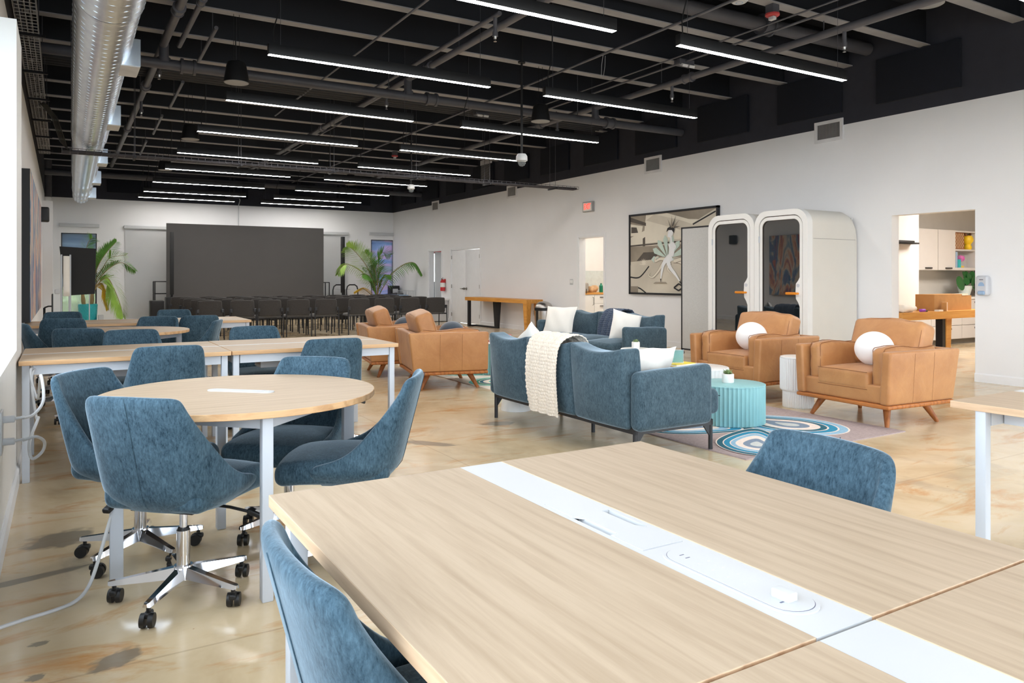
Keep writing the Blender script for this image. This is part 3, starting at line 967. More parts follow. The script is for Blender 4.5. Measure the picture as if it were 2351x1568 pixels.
def make_chair():
    t = thing('task_chair', '', 'chair')
    ts = [0, .035, .08, .14, .22, .34, .48, .62, .76, .88, 1]
    as_ = [-1, -.97, -.93, -.85, -.76, -.69, -.60, -.50, -.435, -.385, -.30, -.2, -.1, 0]
    as_ = as_ + [-q for q in as_[-2::-1]]
    nu, nv = len(as_) - 1, len(ts) - 1
    mb = MB().grid(lambda u, v: shell_pt(as_[round(u * nu)], ts[round(v * nv)]), nu, nv)
    sh = mb.build('backrest', 'velvet_blue', t, fixn=False, smooth=180)
    so = sh.modifiers.new('thick', 'SOLIDIFY'); so.thickness = .036; so.offset = -1
    ss = sh.modifiers.new('smooth', 'SUBSURF'); ss.levels = 1; ss.render_levels = 2
    sm = MB().tube([(p[0], p[1] - .001, p[2]) for p in [shell_pt(0, q / 14) for q in range(1, 15)]], .0014, 5).build('back_seam', 'velvet_blue', sh)
    def puff(p):
        x, y, z = p.x / .225, p.y / .235, p.z
        n = max(0, 1 - x * x) * max(0, 1 - y * y)
        xs = 1 - .10 * max(0, -y) ** 2 - .05 * max(0, y) ** 3
        return (p.x * xs, p.y + (.02 * (1 - x * x) if y > .5 else 0), z + (.022 * n if z > 0 else 0) - (.014 * max(0, y) ** 3))
    MB().rbox((0, .035, .432), (.45, .47, .098), .042, k=4, n=6, fn=puff).build('seat', 'velvet_blue', t, smooth=180)
    MB().b2((-.13, -.13, .366), (.13, .13, .388)).build('seat_plate', 'black_metal', t, smooth=None)
    MB().cyl((0, 0, .24), (0, 0, .37), .0145, seg=14).build('gas_piston', 'chrome', t)
    MB().cyl((0, 0, .085), (0, 0, .262), .0255, seg=18).build('column', 'chrome', t)
    MB().cyl((0, 0, .260), (0, 0, .272), .024, .020, seg=18).build('collar', 'caster_black', t)
    hub = MB().cyl((0, 0, .078), (0, 0, .128), .040, .034, seg=18).build('hub', 'chrome', t)
    lv = MB().tube([(.06, .02, .362), (.17, .05, .345), (.24, .06, .33)], .006, 6).rbox((.285, .068, .318), (.10, .034, .022), .008, rot=Matrix.Rotation(.32, 3, 'Y')).build('height_lever', 'caster_black', t)
    MB().box((.285, .068, .331), (.03, .012, .002), rot=Matrix.Rotation(.32, 3, 'Y')).build('lever_mark', 'label_white', lv, smooth=None)
    for i in range(5):
        w = 2 * pi * i / 5 + R(62)
        m = Matrix.Rotation(w, 3, 'Z')
        lg = MB()
        vs = []
        for (x, hw, z0, z1) in ((.03, .023, .080, .122), (.20, .017, .074, .096), (.258, .015, .072, .088), (.266, .008, .074, .086)):
            vs += [m @ Vector((x, -hw, z0)), m @ Vector((x, hw, z0)), m @ Vector((x, hw * .62, z1)), m @ Vector((x, -hw * .62, z1))]
        fs = [(3, 2, 1, 0), (12, 13, 14, 15)]
        for j in range(3):
            for q in range(4):
                r_ = (q + 1) % 4
                fs.append((j * 4 + q, j * 4 + r_, j * 4 + 4 + r_, j * 4 + 4 + q))
        lg.add(vs, fs)
        leg = lg.build('leg', 'chrome', t, smooth=40)
        cs = MB()
        c0 = m @ Vector((.245, 0, 0)); sw = Matrix.Rotation(w + .8 + i * 1.9, 3, 'Z')
        cs.cyl((c0.x, c0.y, .05), (c0.x, c0.y, .076), .008, seg=8)
        for sgn in (-1, 1):
            a = c0 + sw @ Vector((.012, sgn * .006, .0265)); b = c0 + sw @ Vector((.012, sgn * .023, .0265))
            cs.cyl(a, b, .0265, .025, seg=20)
        a = c0 + sw @ Vector((.004, -.012, .044)); cs.rbox((c0.x, c0.y, .044), (.045, .026, .022), .008, rot=sw)
        cs.build('caster', 'caster_black', leg)
    return t
CH = [  # x, y, heading, label
    (.405, 3.16, 43, 'blue velvet task chair in front of the near round table, whole chrome base showing'),
    (.300, 3.72, 128, 'grey-blue velvet task chair at the near round table beside the white wall socket'),
    (1.085, 3.20, -60, 'blue velvet task chair at the near round table, seen side-on beside the foreground table'),
    (.955, 3.72, 222, 'deep blue velvet task chair across the near round table, seat showing under the tabletop'),
    (.565, 5.33, 0, 'velvet task chair with back seam at the near long desk, wall half, camera side'),
    (1.62, 5.36, 2, 'dark velvet task chair with back seam at the near long desk, free end'),
    (1.42, 6.42, 180, 'velvet task chair on the far side of the near long desk, above its leg seam'),
    (.50, 6.48, 176, 'velvet task chair on the far side of the near long desk, at the wall half'),
    (-.03, 8.32, 78, 'velvet task chair at the far round table, side-on against the painting wall'),
    (.21, 7.42, 20, 'velvet task chair with back seam in front of the far round table'),
    (1.06, 8.0, -70, 'velvet task chair at the far round table, side-on toward the seminar rows'),
    (.80, 8.66, 200, 'velvet task chair across the far round table, only its top rim showing'),
    (.02, 9.24, 2, 'velvet task chair with back seam at the far long desk, window-wall end'),
    (1.30, 9.22, -3, 'velvet task chair with wrinkled side at the far long desk, free end'),
    (.0, 10.42, 182, 'velvet task chair on the far side of the far long desk, below the turquoise pot'),
    (1.26, 10.45, 180, 'velvet task chair beyond the far long desk, below the black floor speaker'),
    (.596, 1.173, 90, 'bright blue velvet task chair at the foreground desk, cut off by the picture edge'),
    (1.42, 1.27, 274, 'dark blue velvet task chair at the foreground table\'s far long side, only its backrest showing'),
]
copies(make_chair(), [((x, y, 0), az(h), lb, 'blue velvet task chairs') for x, y, h, lb in CH])

# ================================================================ ROUND TABLES
def make_round():
    t = thing('round_table', '', 'table')
    Rr, H, T = .578, .74, .026
    top = MB().lathe([(0, H - T), (Rr - .002, H - T), (Rr, H - T + .002), (Rr, H - .002), (Rr - .002, H), (0, H)], 96, caps=False)
    for i, f in enumerate(top.f):
        zs = [top.v[k][2] for k in f]
        top.m[i] = 1 if (max(zs) < H - .0005 or min(zs) < H - .001) else 0
    top.build('tabletop', ['oak_x', 'oak_edge'], t, smooth=25)
    ins = []
    for i in range(32):
        w = 2 * pi * i / 32
        x = .128 * (1 if cos(w) >= 0 else -1) + .030 * cos(w); y = .030 * sin(w)
        ins.append((x, y))
    po = MB().prism([(x * cos(2.39) - y * sin(2.39), x * sin(2.39) + y * cos(2.39)) for x, y in ins], H, H + .004).build('power_port', 'white_plastic', t)
    MB().cyl((.09, -.085, H + .004), (.09, -.085, H + .006), .012, seg=16).build('cable_hole', 'plastic_grey', po)
    for w in (0, pi / 2, pi, 3 * pi / 2):
        m = Matrix.Rotation(w, 3, 'Z')
        c = m @ Vector((.485, 0, 0))
        MB().rbox((c.x, c.y, (H - T) / 2), (.05, .042, H - T), .004, k=1, rot=m).build('leg', 'white_metal', t)
    for i in range(4):
        a, b = Matrix.Rotation(i * pi / 2, 3, 'Z') @ Vector((.47, 0, 0)), Matrix.Rotation((i + 1) * pi / 2, 3, 'Z') @ Vector((.47, 0, 0))
        m_ = (a + b) / 2; d = b - a
        MB().box((m_.x, m_.y, H - T - .028), (d.length, .03, .056), rot=Matrix.Rotation(math.atan2(d.y, d.x), 3, 'Z')).build('apron', 'white_metal', t, smooth=None)
    return t
copies(make_round(), [((.675, 3.45, 0), 0, 'large round oak table with white legs nearest the camera', 'round oak tables'),
                      ((.50, 8.02, 0), 0, 'round oak table farther back between the two long desks', 'round oak tables')])

# ================================================================ DESKS
def desk(label, x0, x1, y0, y1, axis, strip, group, power=False, H=.74, T=.028, rz=0.0, legs=((0, 0), (1, 0), (0, 1), (1, 1)), slot=False):
    cx, cy = (x0 + x1) / 2, (y0 + y1) / 2
    t = thing('desk', label, 'desk', (cx, cy, 0), rz, group)
    hx, hy = (x1 - x0) / 2, (y1 - y0) / 2
    om, em = ('oak_x', 'oak_edge') if axis == 'X' else ('oak_y', 'oak_edge_y')
    def leaf(a0, a1, b0, b1):
        mb = MB().b2((a0, b0, H - T), (a1, b1, H))
        mb.m = [1, 0, 1, 1, 1, 1]
        o = mb.build('tabletop', [om, em], t, smooth=None)
        bv = o.modifiers.new('edge', 'BEVEL'); bv.width = .0015; bv.segments = 2
        return o
    s = strip / 2
    if axis == 'X':
        leaf(-hx, hx, -hy, -s - .001); leaf(-hx, hx, s + .001, hy)
        st = (-hx, hx, -s, s)
    else:
        leaf(-hx, -s - .001, -hy, hy); leaf(s + .001, hx, -hy, hy)
        st = (-s, s, -hy, hy)
    if not power:
        MB().b2((st[0], st[2], H - .02), (st[1], st[3], H - .001)).build('cable_strip', 'white_plastic', t, smooth=None)
    else:
        # strip with a lift-out lid that has two finger notches, and a socket unit
        def L(y): return y - cy
        mb = MB()
        lid0, lid1 = L(1.06), L(1.385)
        mb.b2((-s, lid1 + .002, H - .02), (s, hy, H - .001))
        mb.b2((-s, -hy, H - .02), (s, lid0 - .002, H - .001))
        mb.b2((-s, lid0 - .002, H - .02), (-s + .013, lid1 + .002, H - .001)).b2((s - .013, lid0 - .002, H - .02), (s, lid1 + .002, H - .001))
        strip_o = mb.build('cable_strip', 'white_plastic', t, smooth=None)
        MB().b2((-s, -hy, H - .024), (s, hy, H - .0205)).build('cable_trough', 'white_plastic', t, smooth=None)
        n0, n1 = L(1.155), L(1.285)
        a, b = -s + .014, s - .014
        poly = [(a, lid0), (b, lid0), (b, n0 - .0), (b - .018, n0 + .02), (b - .018, n1), (b, n1), (b, lid1), (a, lid1), (a, n1), (a + .018, n1 - .02), (a + .018, n0), (a, n0)]
        q = MB()
        q.b2((a + .018, lid0, H - .003), (b - .018, lid1, H))
        for x0_, x1_ in ((a, a + .018), (b - .018, b)):
            q.b2((x0_, lid0, H - .003), (x1_, n0, H)); q.b2((x0_, n1, H - .003), (x1_, lid1, H))
        q.prism([(b, n0), (b, n0 + .0005), (b - .018, n0 + .022), (b - .018, n0)], H - .003, H)
        q.prism([(a, n1), (a, n1 - .0005), (a + .018, n1 - .022), (a + .018, n1)], H - .003, H)
        q.b2((a + .018, n0, H - .0204), (a + .0195, n1, H - .003)).b2((b - .0195, n0, H - .0204), (b - .018, n1, H - .003))
        q.b2((a, n0 - .001, H - .0204), (a + .018, n0, H - .003)).b2((b - .018, n1, H - .0204), (b, n1 + .001, H - .003))
        q.build('lid', 'white_plastic', t, smooth=None)
        def cap(r, hl, y):
            return [(r * cos(w), y + (hl if sin(w) >= 0 else -hl) + r * sin(w)) for w in [2 * pi * i / 40 for i in range(40)]]
        yc = L(.885)
        su = MB().prism(cap(.044, .11, yc), H - .001, H + .0012).build('socket_unit', 'white_plastic', t)
        MB().prism(cap(.0395, .1075, yc), H + .0011, H + .0014).build('socket_groove', 'socket_dark', su)
        MB().prism(cap(.0388, .1068, yc), H + .0012, H + .0022).build('socket_face', 'white_plastic', su)
        MB().rbox((.0, L(.785), H + .008), (.022, .035, .014), .003).build('usb_plug', 'white_plastic', su)
        sl = MB()
        for yy in (1.0, .985):
            sl.b2((-.014, L(yy), H + .0022), (-.004, L(yy) + .002, H + .0026))
        sl.b2((.005, L(.80), H + .0022), (.014, L(.803), H + .0026)).b2((-.02, L(.775), H + .0022), (-.012, L(.778), H + .0026))
        sl.build('socket_slot', 'socket_dark', su, smooth=None)
        hl = MB()
        for i in range(4):
            for dx in (-.012, .012):
                hl.b2((dx - .002, L(.955) - .034 * i, H + .0022), (dx + .002, L(.955) - .034 * i + .002, H + .0026))
        hl.build('socket_slot', 'plastic_grey', su, smooth=None)
    zt = H - T
    for (i, j) in legs:
        lx = (-hx + .035) if i == 0 else (hx - .035); ly = (-hy + .06 + .05 * (axis == 'Y')) if j == 0 else (hy - .06 - .05 * (axis == 'Y'))
        MB().rbox((lx, ly, zt / 2), (.04, .04, zt), .003, k=1).build('leg', 'white_metal', t)
    for sg in (-1, 1):
        MB().b2((-hx + .06, sg * (hy - .06 - .05 * (axis == 'Y')) - .02, zt - .06), (hx - .06, sg * (hy - .06 - .05 * (axis == 'Y')) + .02, zt)).build('apron', 'white_metal', t, smooth=None)
        MB().b2((sg * (hx - .035 - .13 * (axis == 'Y')) - .02, -hy + .085 + .05 * (axis == 'Y'), zt - .06), (sg * (hx - .035 - .13 * (axis == 'Y')) + .02, hy - .085 - .05 * (axis == 'Y'), zt)).build('apron', 'white_metal', t, smooth=None)
    if slot:
        MB().b2((-hx * .55, -.10, zt - .14), (hx * .55, .10, zt - .12)).b2((-hx * .55, -.10, zt - .12), (hx * .55, -.095, zt - .06)).build('cable_tray', 'white_metal', t, smooth=None)
    return t
desk('oak desk in the foreground with white power strip and socket unit', .408, 1.518, .679, 1.772, 'Y', .125, 'foreground oak desks', power=True)
desk('oak desk butted against the foreground one, at the picture\'s lower corner', .404, 1.514, -.43, .672, 'Y', .125, 'foreground oak desks')
desk('oak desk half of the near long desk, against the window wall', -.222, .985, 5.35, 6.30, 'X', .07, 'oak units of the long desks', slot=True)
desk('oak desk half of the near long desk, free end by the leather armchairs', .992, 2.20, 5.36, 6.31, 'X', .07, 'oak units of the long desks', slot=True)
desk('oak desk half of the far long desk, under the painting wall', -.35, .785, 9.22, 10.15, 'X', .07, 'oak units of the long desks')
desk('oak desk half of the far long desk, free end by the seminar rows', .79, 1.925, 9.22, 10.15, 'X', .07, 'oak units of the long desks')
desk('oak desk at the picture\'s far side edge with one white leg showing', 3.105, 4.215, .62, 1.712, 'Y', .125, 'foreground oak desks')

# ================================================================ CORDS AND WALL SOCKET
t = thing('wall_socket', 'white double wall socket low on the window wall with two plugs in it', 'socket', (-.235, 4.05, .55))
MB().rbox((.004, 0, 0), (.008, .12, .19), .003).build('plate', 'white_plastic', t)
for z in (.055, -.045):
    MB().rbox((.03, 0, z), (.05, .03, .03), .006).cyl((.05, 0, z), (.09, 0, z + .004), .007, seg=8).build('plug', 'white_plastic', t)
t = thing('power_cord', 'white power cords looping from the near long desk down to the wall socket', 'cord', (-.15, 4.05, .5))
MB().tube(cat([(0, 0, .105), (.04, .06, .11), (.075, .16, .16), (.06, .40, .25), (.045, .75, .14), (.03, 1.02, .05), (.0, 1.18, .12), (-.01, 1.30, .19), (.02, 1.42, .20)]), .007, 7).build('cord', 'white_plastic', t)
MB().tube(cat([(0, 0, .005), (.05, .03, .01), (.08, .09, -.03), (.07, .12, -.08), (.03, .09, -.10), (.02, .13, -.03), (.05, .3, .05), (.03, .8, -.02), (.0, 1.15, .10), (.0, 1.28, .17), (.03, 1.45, .20)]), .007, 7).build('cord', 'white_plastic', t)
t = thing('extension_cord', 'white cable running across the floor and up under the near round table', 'cord', (0, 0, 0))
pts = [(-.235, 3.16, .008), (-.187, 3.201, .006), (-.111, 3.233, .006), (-.017, 3.268, .006), (.047, 3.308, .010), (.088, 3.36, .035), (.118, 3.40, .10), (.16, 3.43, .24), (.22, 3.46, .44), (.29, 3.48, .64), (.33, 3.49, .71)]
MB().tube(cat(pts), .007, 8).build('cord', 'white_plastic', t)
# ================================================================ LEATHER ARMCHAIRS
def make_armchair():
    t = thing('leather_armchair', '', 'armchair')
    W2, D2 = .475, .425     # half width (X), half depth (Y); faces +Y
    H = .635; zb = .20
    def flare(p, amt=.045):
        return p
    # outer frame: two arm slabs, back slab, front rail - one upholstered frame
    fr = MB()
    def fl(cx, cy):
        def f(p):
            s = (p.z + (H - zb) / 2) / (H - zb)
            X, Y = p.x + cx, p.y + cy
            X *= 1 + .055 * s; Y = Y - .055 * s * (1 if cy < -.2 or p.y < -.2 else .0) * 1.0
            return (X - cx, Y - cy, p.z)
        return f
    for sg in (-1, 1):
        fr.rbox((sg * (W2 - .05), 0, (H + zb) / 2), (.085, 2 * D2, H - zb), .022, k=3, n=4, fn=fl(sg * (W2 - .05), 0))
    fr.rbox((0, -D2 + .06, (H + zb) / 2), (2 * W2 - .02, .085, H - zb), .022, k=3, n=4, fn=fl(0, -D2 + .06))
    fr.rbox((0, D2 - .075, zb + .075), (2 * W2 - .10, .09, .15), .02, k=3)
    fr.rbox((0, 0, zb + .05), (2 * W2 - .1, 2 * D2 - .1, .1), .01, k=2)
    fr.build('frame', 'tan_leather', t, smooth=50)
    for sg in (-1, 1):
        for y in (-.13, .12):
            MB().tube([(sg * (W2 - .0075 + .025 * q / 6), y, zb + .01 + (H - zb - .03) * q / 6) for q in range(7)], .0018, 4).build('side_seam', 'leather_piping', t)
    def arm_c(p):
        n = max(0, 1 - (p.y / .33) ** 2) * max(0, 1 - (p.z / .16) ** 2)
        wr = .004 * sin(p.z * 45 + p.y * 9)
        return (p.x * (1 + .18 * n) + wr, p.y, p.z + .012 * sin(p.y * 11))
    for sg in (-1, 1):
        cx = sg * (W2 - .155)
        c = MB().rbox((cx, .015, .49), (.125, .70, .335), .05, k=4, n=6, fn=arm_c).build('arm_cushion', 'tan_leather', t, smooth=180)
        pp = MB()
        for dx in (-.052, .052):
            pp.tube([(cx + dx, .345, z) for z in (.345, .40, .50, .60, .635)] + [(cx + dx, y, .655 + .012 * sin((y - .015) * 11)) for y in (.33, .2, .1, 0, -.1, -.2, -.3)], .0032, 5)
        pp.build('piping', 'leather_piping', c)
    def seat_c(p):
        n = max(0, 1 - (p.x / .27) ** 2) * max(0, 1 - (p.y / .33) ** 2)
        return (p.x, p.y, p.z + (.03 * n if p.z > 0 else 0))
    sc = MB().rbox((0, .05, .375), (.52, .70, .15), .032, k=3, n=6, fn=seat_c).build('seat_cushion', 'tan_leather', t, smooth=180)
    MB().tube([(-.25, .395, .447), (-.1, .398, .449), (.1, .398, .449), (.25, .395, .447)], .0032, 5).tube([(-.25, .395, .305), (.25, .395, .305)], .0032, 5).build('piping', 'leather_piping', sc)
    rot = Matrix.Rotation(.30, 3, 'X')
    def back_c(p):
        n = max(0, 1 - (p.x / .33) ** 2) * max(0, 1 - (p.z / .2) ** 2)
        return (p.x, p.y + (.04 * n if p.y > 0 else -.02 * n), p.z + .012 * cos(p.x * 9) * (1 if p.z > 0 else 0) + .004 * sin(p.x * 40) * (p.z > 0.1))
    bc = MB().rbox((0, -.235, .645), (.70, .20, .43), .05, k=4, n=6, fn=back_c, rot=rot).build('back_cushion', 'tan_leather', t, smooth=180)
    ring = []
    for w in range(33):
        a = 2 * pi * w / 32
        ex = lambda v: (1 if v > 0 else -1) * abs(v) ** .26
        ring.append(Vector((.335 * ex(cos(a)), 0, .20 * ex(sin(a)))))
    pp = MB()
    for dy in (-.085, .085):
        pp.tube([Vector((0, -.235, .645)) + rot @ (Vector(back_c(v + Vector((0, 0, 0)))) + Vector((0, dy, 0))) for v in ring[:-1]], .0032, 5, closed=True)
    pp.build('piping', 'leather_piping', bc)
    MB().rbox((0, 0, .183), (2 * W2 - .005, 2 * D2 - .005, .034), .012, k=2).build('base_trim', 'trim_wood', t)
    for sx in (-1, 1):
        for sy in (-1, 1):
            MB().cyl((sx * .385, sy * .325, 0), (sx * .315, sy * .235, .175), .017, .034, seg=16).build('leg', 'leg_wood', t)
    return t
copies(make_armchair(), [
    ((6.17, 4.08, 0), az(274), 'tan leather armchair with white ball cushion on the blue rug corner, nearest the office doorway', 'tan leather armchairs'),
    ((6.30, 5.56, 0), az(270), 'tan leather armchair with white ball cushion in front of the phone booths', 'tan leather armchairs'),
    ((3.80, 7.93, 0), az(103), 'tan leather armchair seen from its side and back, beside the green rug', 'tan leather armchairs'),
    ((3.76, 9.18, 0), az(101), 'tan leather armchair seen from its back, partly behind the long desk and the other armchair', 'tan leather armchairs')])

# ================================================================ VELVET SOFAS
def make_sofa():
    t = thing('velvet_sofa', '', 'sofa')
    L2, D = .955, .80        # faces +Y; length along X
    zr = .205
    for i in range(3):
        cx = (-1 + i) * .61
        def bk(p, i=i):
            x = p.x / .305; z = p.z / .28
            n = max(0, 1 - x * x) * max(0, 1 - z * z)
            dip = -.045 * (1 - x * x) * max(0, z) ** 2
            lean = -.05 * (z + 1) / 2
            return (p.x, p.y + (.05 * n if p.y > 0 else -.045 * n) + lean + .015 * (x * x), p.z + dip)
        b = MB().rbox((cx, -.335, .49), (.607, .17, .555), .03, k=3, n=9, fn=bk).build('back_cushion', 'velvet_sofa', t, smooth=180)
        def st(p):
            x = p.x / .3; y = p.y / .35
            n = max(0, 1 - x * x) * max(0, 1 - y * y)
            return (p.x, p.y + .02 * (1 - x * x) * (y > .6), p.z + (.045 * n if p.z > 0 else 0))
        wdt = .606
        s = MB().rbox((cx, .105, .335), (wdt, .74, .185), .05, k=4, n=6, fn=st).build('seat_cushion', 'velvet_sofa', t, smooth=180)
        MB().tube([(cx - .29, .477, .375), (cx, .50, .378), (cx + .29, .477, .375)], .004, 5).build('piping', 'velvet_green', s)
    def am(p):
        y = p.y / .34; z = p.z / .2
        n = max(0, 1 - y * y) * max(0, 1 - z * z)
        return (p.x * (1 + .35 * n), p.y, p.z + .016 * y * abs(y) * (z > .5))
    for sg in (-1, 1):
        MB().rbox((sg * (L2 + .01), -.05, .415), (.115, .68, .41), .045, k=4, n=6, fn=am).build('arm', 'velvet_sofa', t, smooth=180)
    f = MB()
    f.b2((-L2, -.37, zr - .02), (L2, -.35, zr + .02)).b2((-L2, .33, zr - .02), (L2, .35, zr + .02)).b2((-L2, -.37, zr - .02), (-L2 + .02, .35, zr + .02)).b2((L2 - .02, -.37, zr - .02), (L2, .35, zr + .02))
    f.b2((-L2 + .02, -.35, zr - .0), (L2 - .02, .33, zr + .045))
    f.build('frame', 'black_metal', t, smooth=None)
    for x in (-L2 + .015, 0, L2 - .015):
        for y in (-.36, .34):
            if x == 0 and y < 0: continue
            yy = -.0 if x == 0 else y
            l = MB().cyl((x, yy, 0), (x, yy, zr), .0155, seg=12).build('leg', 'black_metal', t)
            if x:
                MB().prism([(yy - .01 * (1 if y > 0 else -1), zr), (yy - .09 * (1 if y > 0 else -1), zr), (yy - .012 * (1 if y > 0 else -1), zr - .10)], x - .006, x + .006, ax='X').build('gusset', 'black_metal', l, smooth=None)
    return t
copies(make_sofa(), [
    ((3.66, 4.845, 0), az(90), 'blue velvet three-seat sofa seen from the back with cream knitted throw, nearest the camera', 'velvet three-seat sofas'),
    ((6.22, 8.20, 0), az(270), 'dark green-blue velvet sofa facing the camera with navy knitted throw and white pillows', 'velvet three-seat sofas')])

# ---- pillows and throws
def pillow(label, loc, rot, w=.48, d=.46, th=.15, m='pillow_white', name='throw_pillow'):
    mb = MB()
    n = 14
    def f(sgn):
        def g(u, v):
            x = 2 * u - 1; y = 2 * v - 1
            e = (max(0, 1 - x ** 2)) ** .42 * (max(0, 1 - y ** 2)) ** .42
            pinch = 1 - .07 * (1 - abs(x) ** 2) * abs(y) ** 4 - .0
            pinch2 = 1 - .07 * (1 - abs(y) ** 2) * abs(x) ** 4
            return (x * w / 2 * pinch2, y * d / 2 * pinch, sgn * th / 2 * e + .006 * sin(x * 7 + y * 4))
        return g
    mb.grid(f(1), n, n); mb.grid(f(-1), n, n, flip=True)
    o = mb.build(name, m, smooth=180)
    o.location = loc; o.rotation_euler = rot
    return tag(o, label, 'pillow', 'white throw pillows')
pillow('white textured pillow leaning at the far end of the dark green-blue sofa', (6.12, 8.90, .615), (R(66), 0, R(-62)), .48, .46)
pillow('white pillow standing on edge at the near end of the dark green-blue sofa', (6.22, 7.55, .60), (R(82), R(14), R(-14)), .42, .40)
pillow('white pillow peeking over the far end of the blue sofa\'s back', (3.58, 5.60, .575), (R(70), R(28), R(85)), .44, .44)
pillow('long white pillow leaning inside the near arm of the blue sofa', (3.56, 4.13, .575), (R(120), 0, R(4)), .50, .38, .17)

def throw(label, m, base, rz, path, width, group, holes=True, nu=120, nv=84):
    """knitted blanket following a path (y, z) over a sofa back; waffle relief in the mesh"""
    P = cat([(0, y, z) for y, z in path], 8)
    L = [0]
    for a, b in zip(P, P[1:]): L.append(L[-1] + (b - a).length)
    def at(s):
        s *= L[-1]
        for i in range(len(L) - 1):
            if s <= L[i + 1] or i == len(L) - 2:
                q = (s - L[i]) / max(1e-9, L[i + 1] - L[i])
                p = P[i].lerp(P[i + 1], q); tdir = (P[i + 1] - P[i]).normalized()
                return p, Vector((0, tdir.z, -tdir.y))
    def fn(u, v):
        p, nrm = at(u)
        hang = abs(u - .35)
        x = (v - .5) * width * (1 - .10 * hang) + .02 * sin(u * 9) * (v - .5) + .012 * sin(u * 5)
        k = .008 * (abs(sin(u * L[-1] / .026 * pi)) ** .6 * abs(sin(v * width / .024 * pi + (int(u * L[-1] / .026) % 2) * pi / 2)) ** .6)
        fold = .016 * sin(v * 11 + u * 3)
        q = p + nrm * (.006 + k + abs(fold))
        return (x, q.y, q.z)
    o = MB().grid(fn, nu * 2, nv * 2).build('throw_blanket', m, loc=base, rz=rz, smooth=180)
    so = o.modifiers.new('thick', 'SOLIDIFY'); so.thickness = .006; so.offset = 0
    return tag(o, label, 'blanket', group)
throw('cream waffle-knit throw draped over the blue sofa\'s back', 'knit_cream', (3.66, 4.82, 0), az(90),
      [(-.22, .58), (-.245, .70), (-.285, .765), (-.36, .785), (-.455, .755), (-.495, .68), (-.503, .55), (-.492, .40), (-.475, .27), (-.465, .20)], .43, None)
throw('navy knitted throw hanging over the dark green-blue sofa\'s back', 'knit_blue', (6.22, 8.12, 0), az(270),
      [(-.16, .43), (-.185, .55), (-.21, .66), (-.265, .765), (-.34, .785), (-.42, .77), (-.46, .70), (-.47, .60)], .40, None)

# ball cushions
def ball(label, loc, r, m, sz=.86):
    mb = MB().lathe([(r * sin(pi * i / 24), -r * sz * cos(pi * i / 24)) for i in range(1, 24)], 40)
    o = mb.build('ball_cushion', m, loc=loc, smooth=180)
    return tag(o, label, 'cushion', 'round ball cushions')
ball('white ball cushion in the tan armchair nearest the office doorway', (6.15, 4.05, .612), .162, 'ball_white', .94)
ball('white ball cushion in the tan armchair in front of the phone booths', (6.29, 5.55, .615), .162, 'ball_white', .94)
ball('dark blue ball cushion in the side-on tan armchair', (3.92, 7.92, .59), .155, 'ball_blue', .9)
ball('dark blue ball cushion in the tan armchair seen from its back', (3.86, 9.16, .59), .155, 'ball_blue', .9)

# ================================================================ RUGS
def rug(label, x0, x1, y0, y1, ground, cols, seedrot, drops):
    mats = [ground] + cols
    cx, cy = (x0 + x1) / 2, (y0 + y1) / 2
    mb = MB().b2((x0 - cx, y0 - cy, 0), (x1 - cx, y1 - cy, .008))
    z = .008
    hw, hh = (x1 - x0) / 2 - .004, (y1 - y0) / 2 - .004
    def drop(x, y, r, tail, rot, seq):
        nonlocal z
        for k, mi in enumerate(seq):
            s = (1, .97, .83, .80, .66, .63, .52, .34, .17)[k]
            pts = []
            for i in range(56):
                w = 2 * pi * i / 56
                q = r * s
                px = q * cos(w) * 1.0
                py = q * sin(w) * .82
                tl = max(0, cos(w)) ** 5 * tail * s
                px += tl; py += -tl * .35 * abs(cos(w))
                a = rot
                X = x + px * cos(a) - py * sin(a); Y = y + px * sin(a) + py * cos(a)
                pts.append((max(-hw, min(hw, X)), max(-hh, min(hh, Y))))
            z += .00012
            n = len(mb.v)
            mb.add([(p[0], p[1], z) for p in pts], [tuple(range(len(pts)))], mi)
    for dd in drops: drop(*dd)
    o = mb.build('area_rug', mats, loc=(cx, cy, 0), smooth=None, fixn=True)
    return tag(o, label, 'rug', 'patterned area rugs')
plain('rug_taupe', (166, 150, 148), 0.95, var=0.12, scale=60, bumpy=0.2)
plain('rug_cream', (232, 218, 208), 0.95, var=0.06, scale=60, bumpy=0.2)
plain('rug_sky', (142, 182, 206), 0.95, var=0.1, scale=60, bumpy=0.2)
plain('rug_cyan', (36, 136, 172), 0.95, var=0.1, scale=60, bumpy=0.2)
plain('rug_teal', (28, 94, 112), 0.95, var=0.1, scale=60, bumpy=0.2)
plain('rug_slate', (124, 140, 160), 0.95, var=0.1, scale=60, bumpy=0.2)
plain('rug_ash', (198, 202, 200), 0.95, var=0.06, scale=60, bumpy=0.2)
plain('rug_mint', (108, 190, 182), 0.95, var=0.1, scale=60, bumpy=0.2)
plain('rug_green', (50, 136, 108), 0.95, var=0.1, scale=60, bumpy=0.2)
plain('rug_ivory', (226, 220, 208), 0.95, var=0.06, scale=60, bumpy=0.2)
blue = ['rug_cream', 'rug_sky', 'rug_cyan', 'rug_teal', 'rug_slate', 'rug_ash']
A_ = [1, 2, 1, 3, 1, 4, 1, 5, 6]
B_ = [1, 4, 1, 3, 1, 2, 1, 5, 6]
rug('taupe area rug with concentric blue and teal teardrops, under the turquoise table', 3.985, 5.815, 3.56, 6.10, 'rug_taupe', blue, 0,
    [(.33, -.62, .47, .30, 1.9, A_), (-.52, -.20, .40, .22, -.6, B_), (.44, .30, .40, .26, 2.6, A_), (-.45, .72, .42, .26, .4, B_), (.40, 1.0, .38, .2, -2.4, A_), (-.52, -1.02, .36, .26, .9, B_)])
green = ['rug_ivory', 'rug_mint', 'rug_green', 'rug_teal', 'rug_mint', 'rug_ivory']
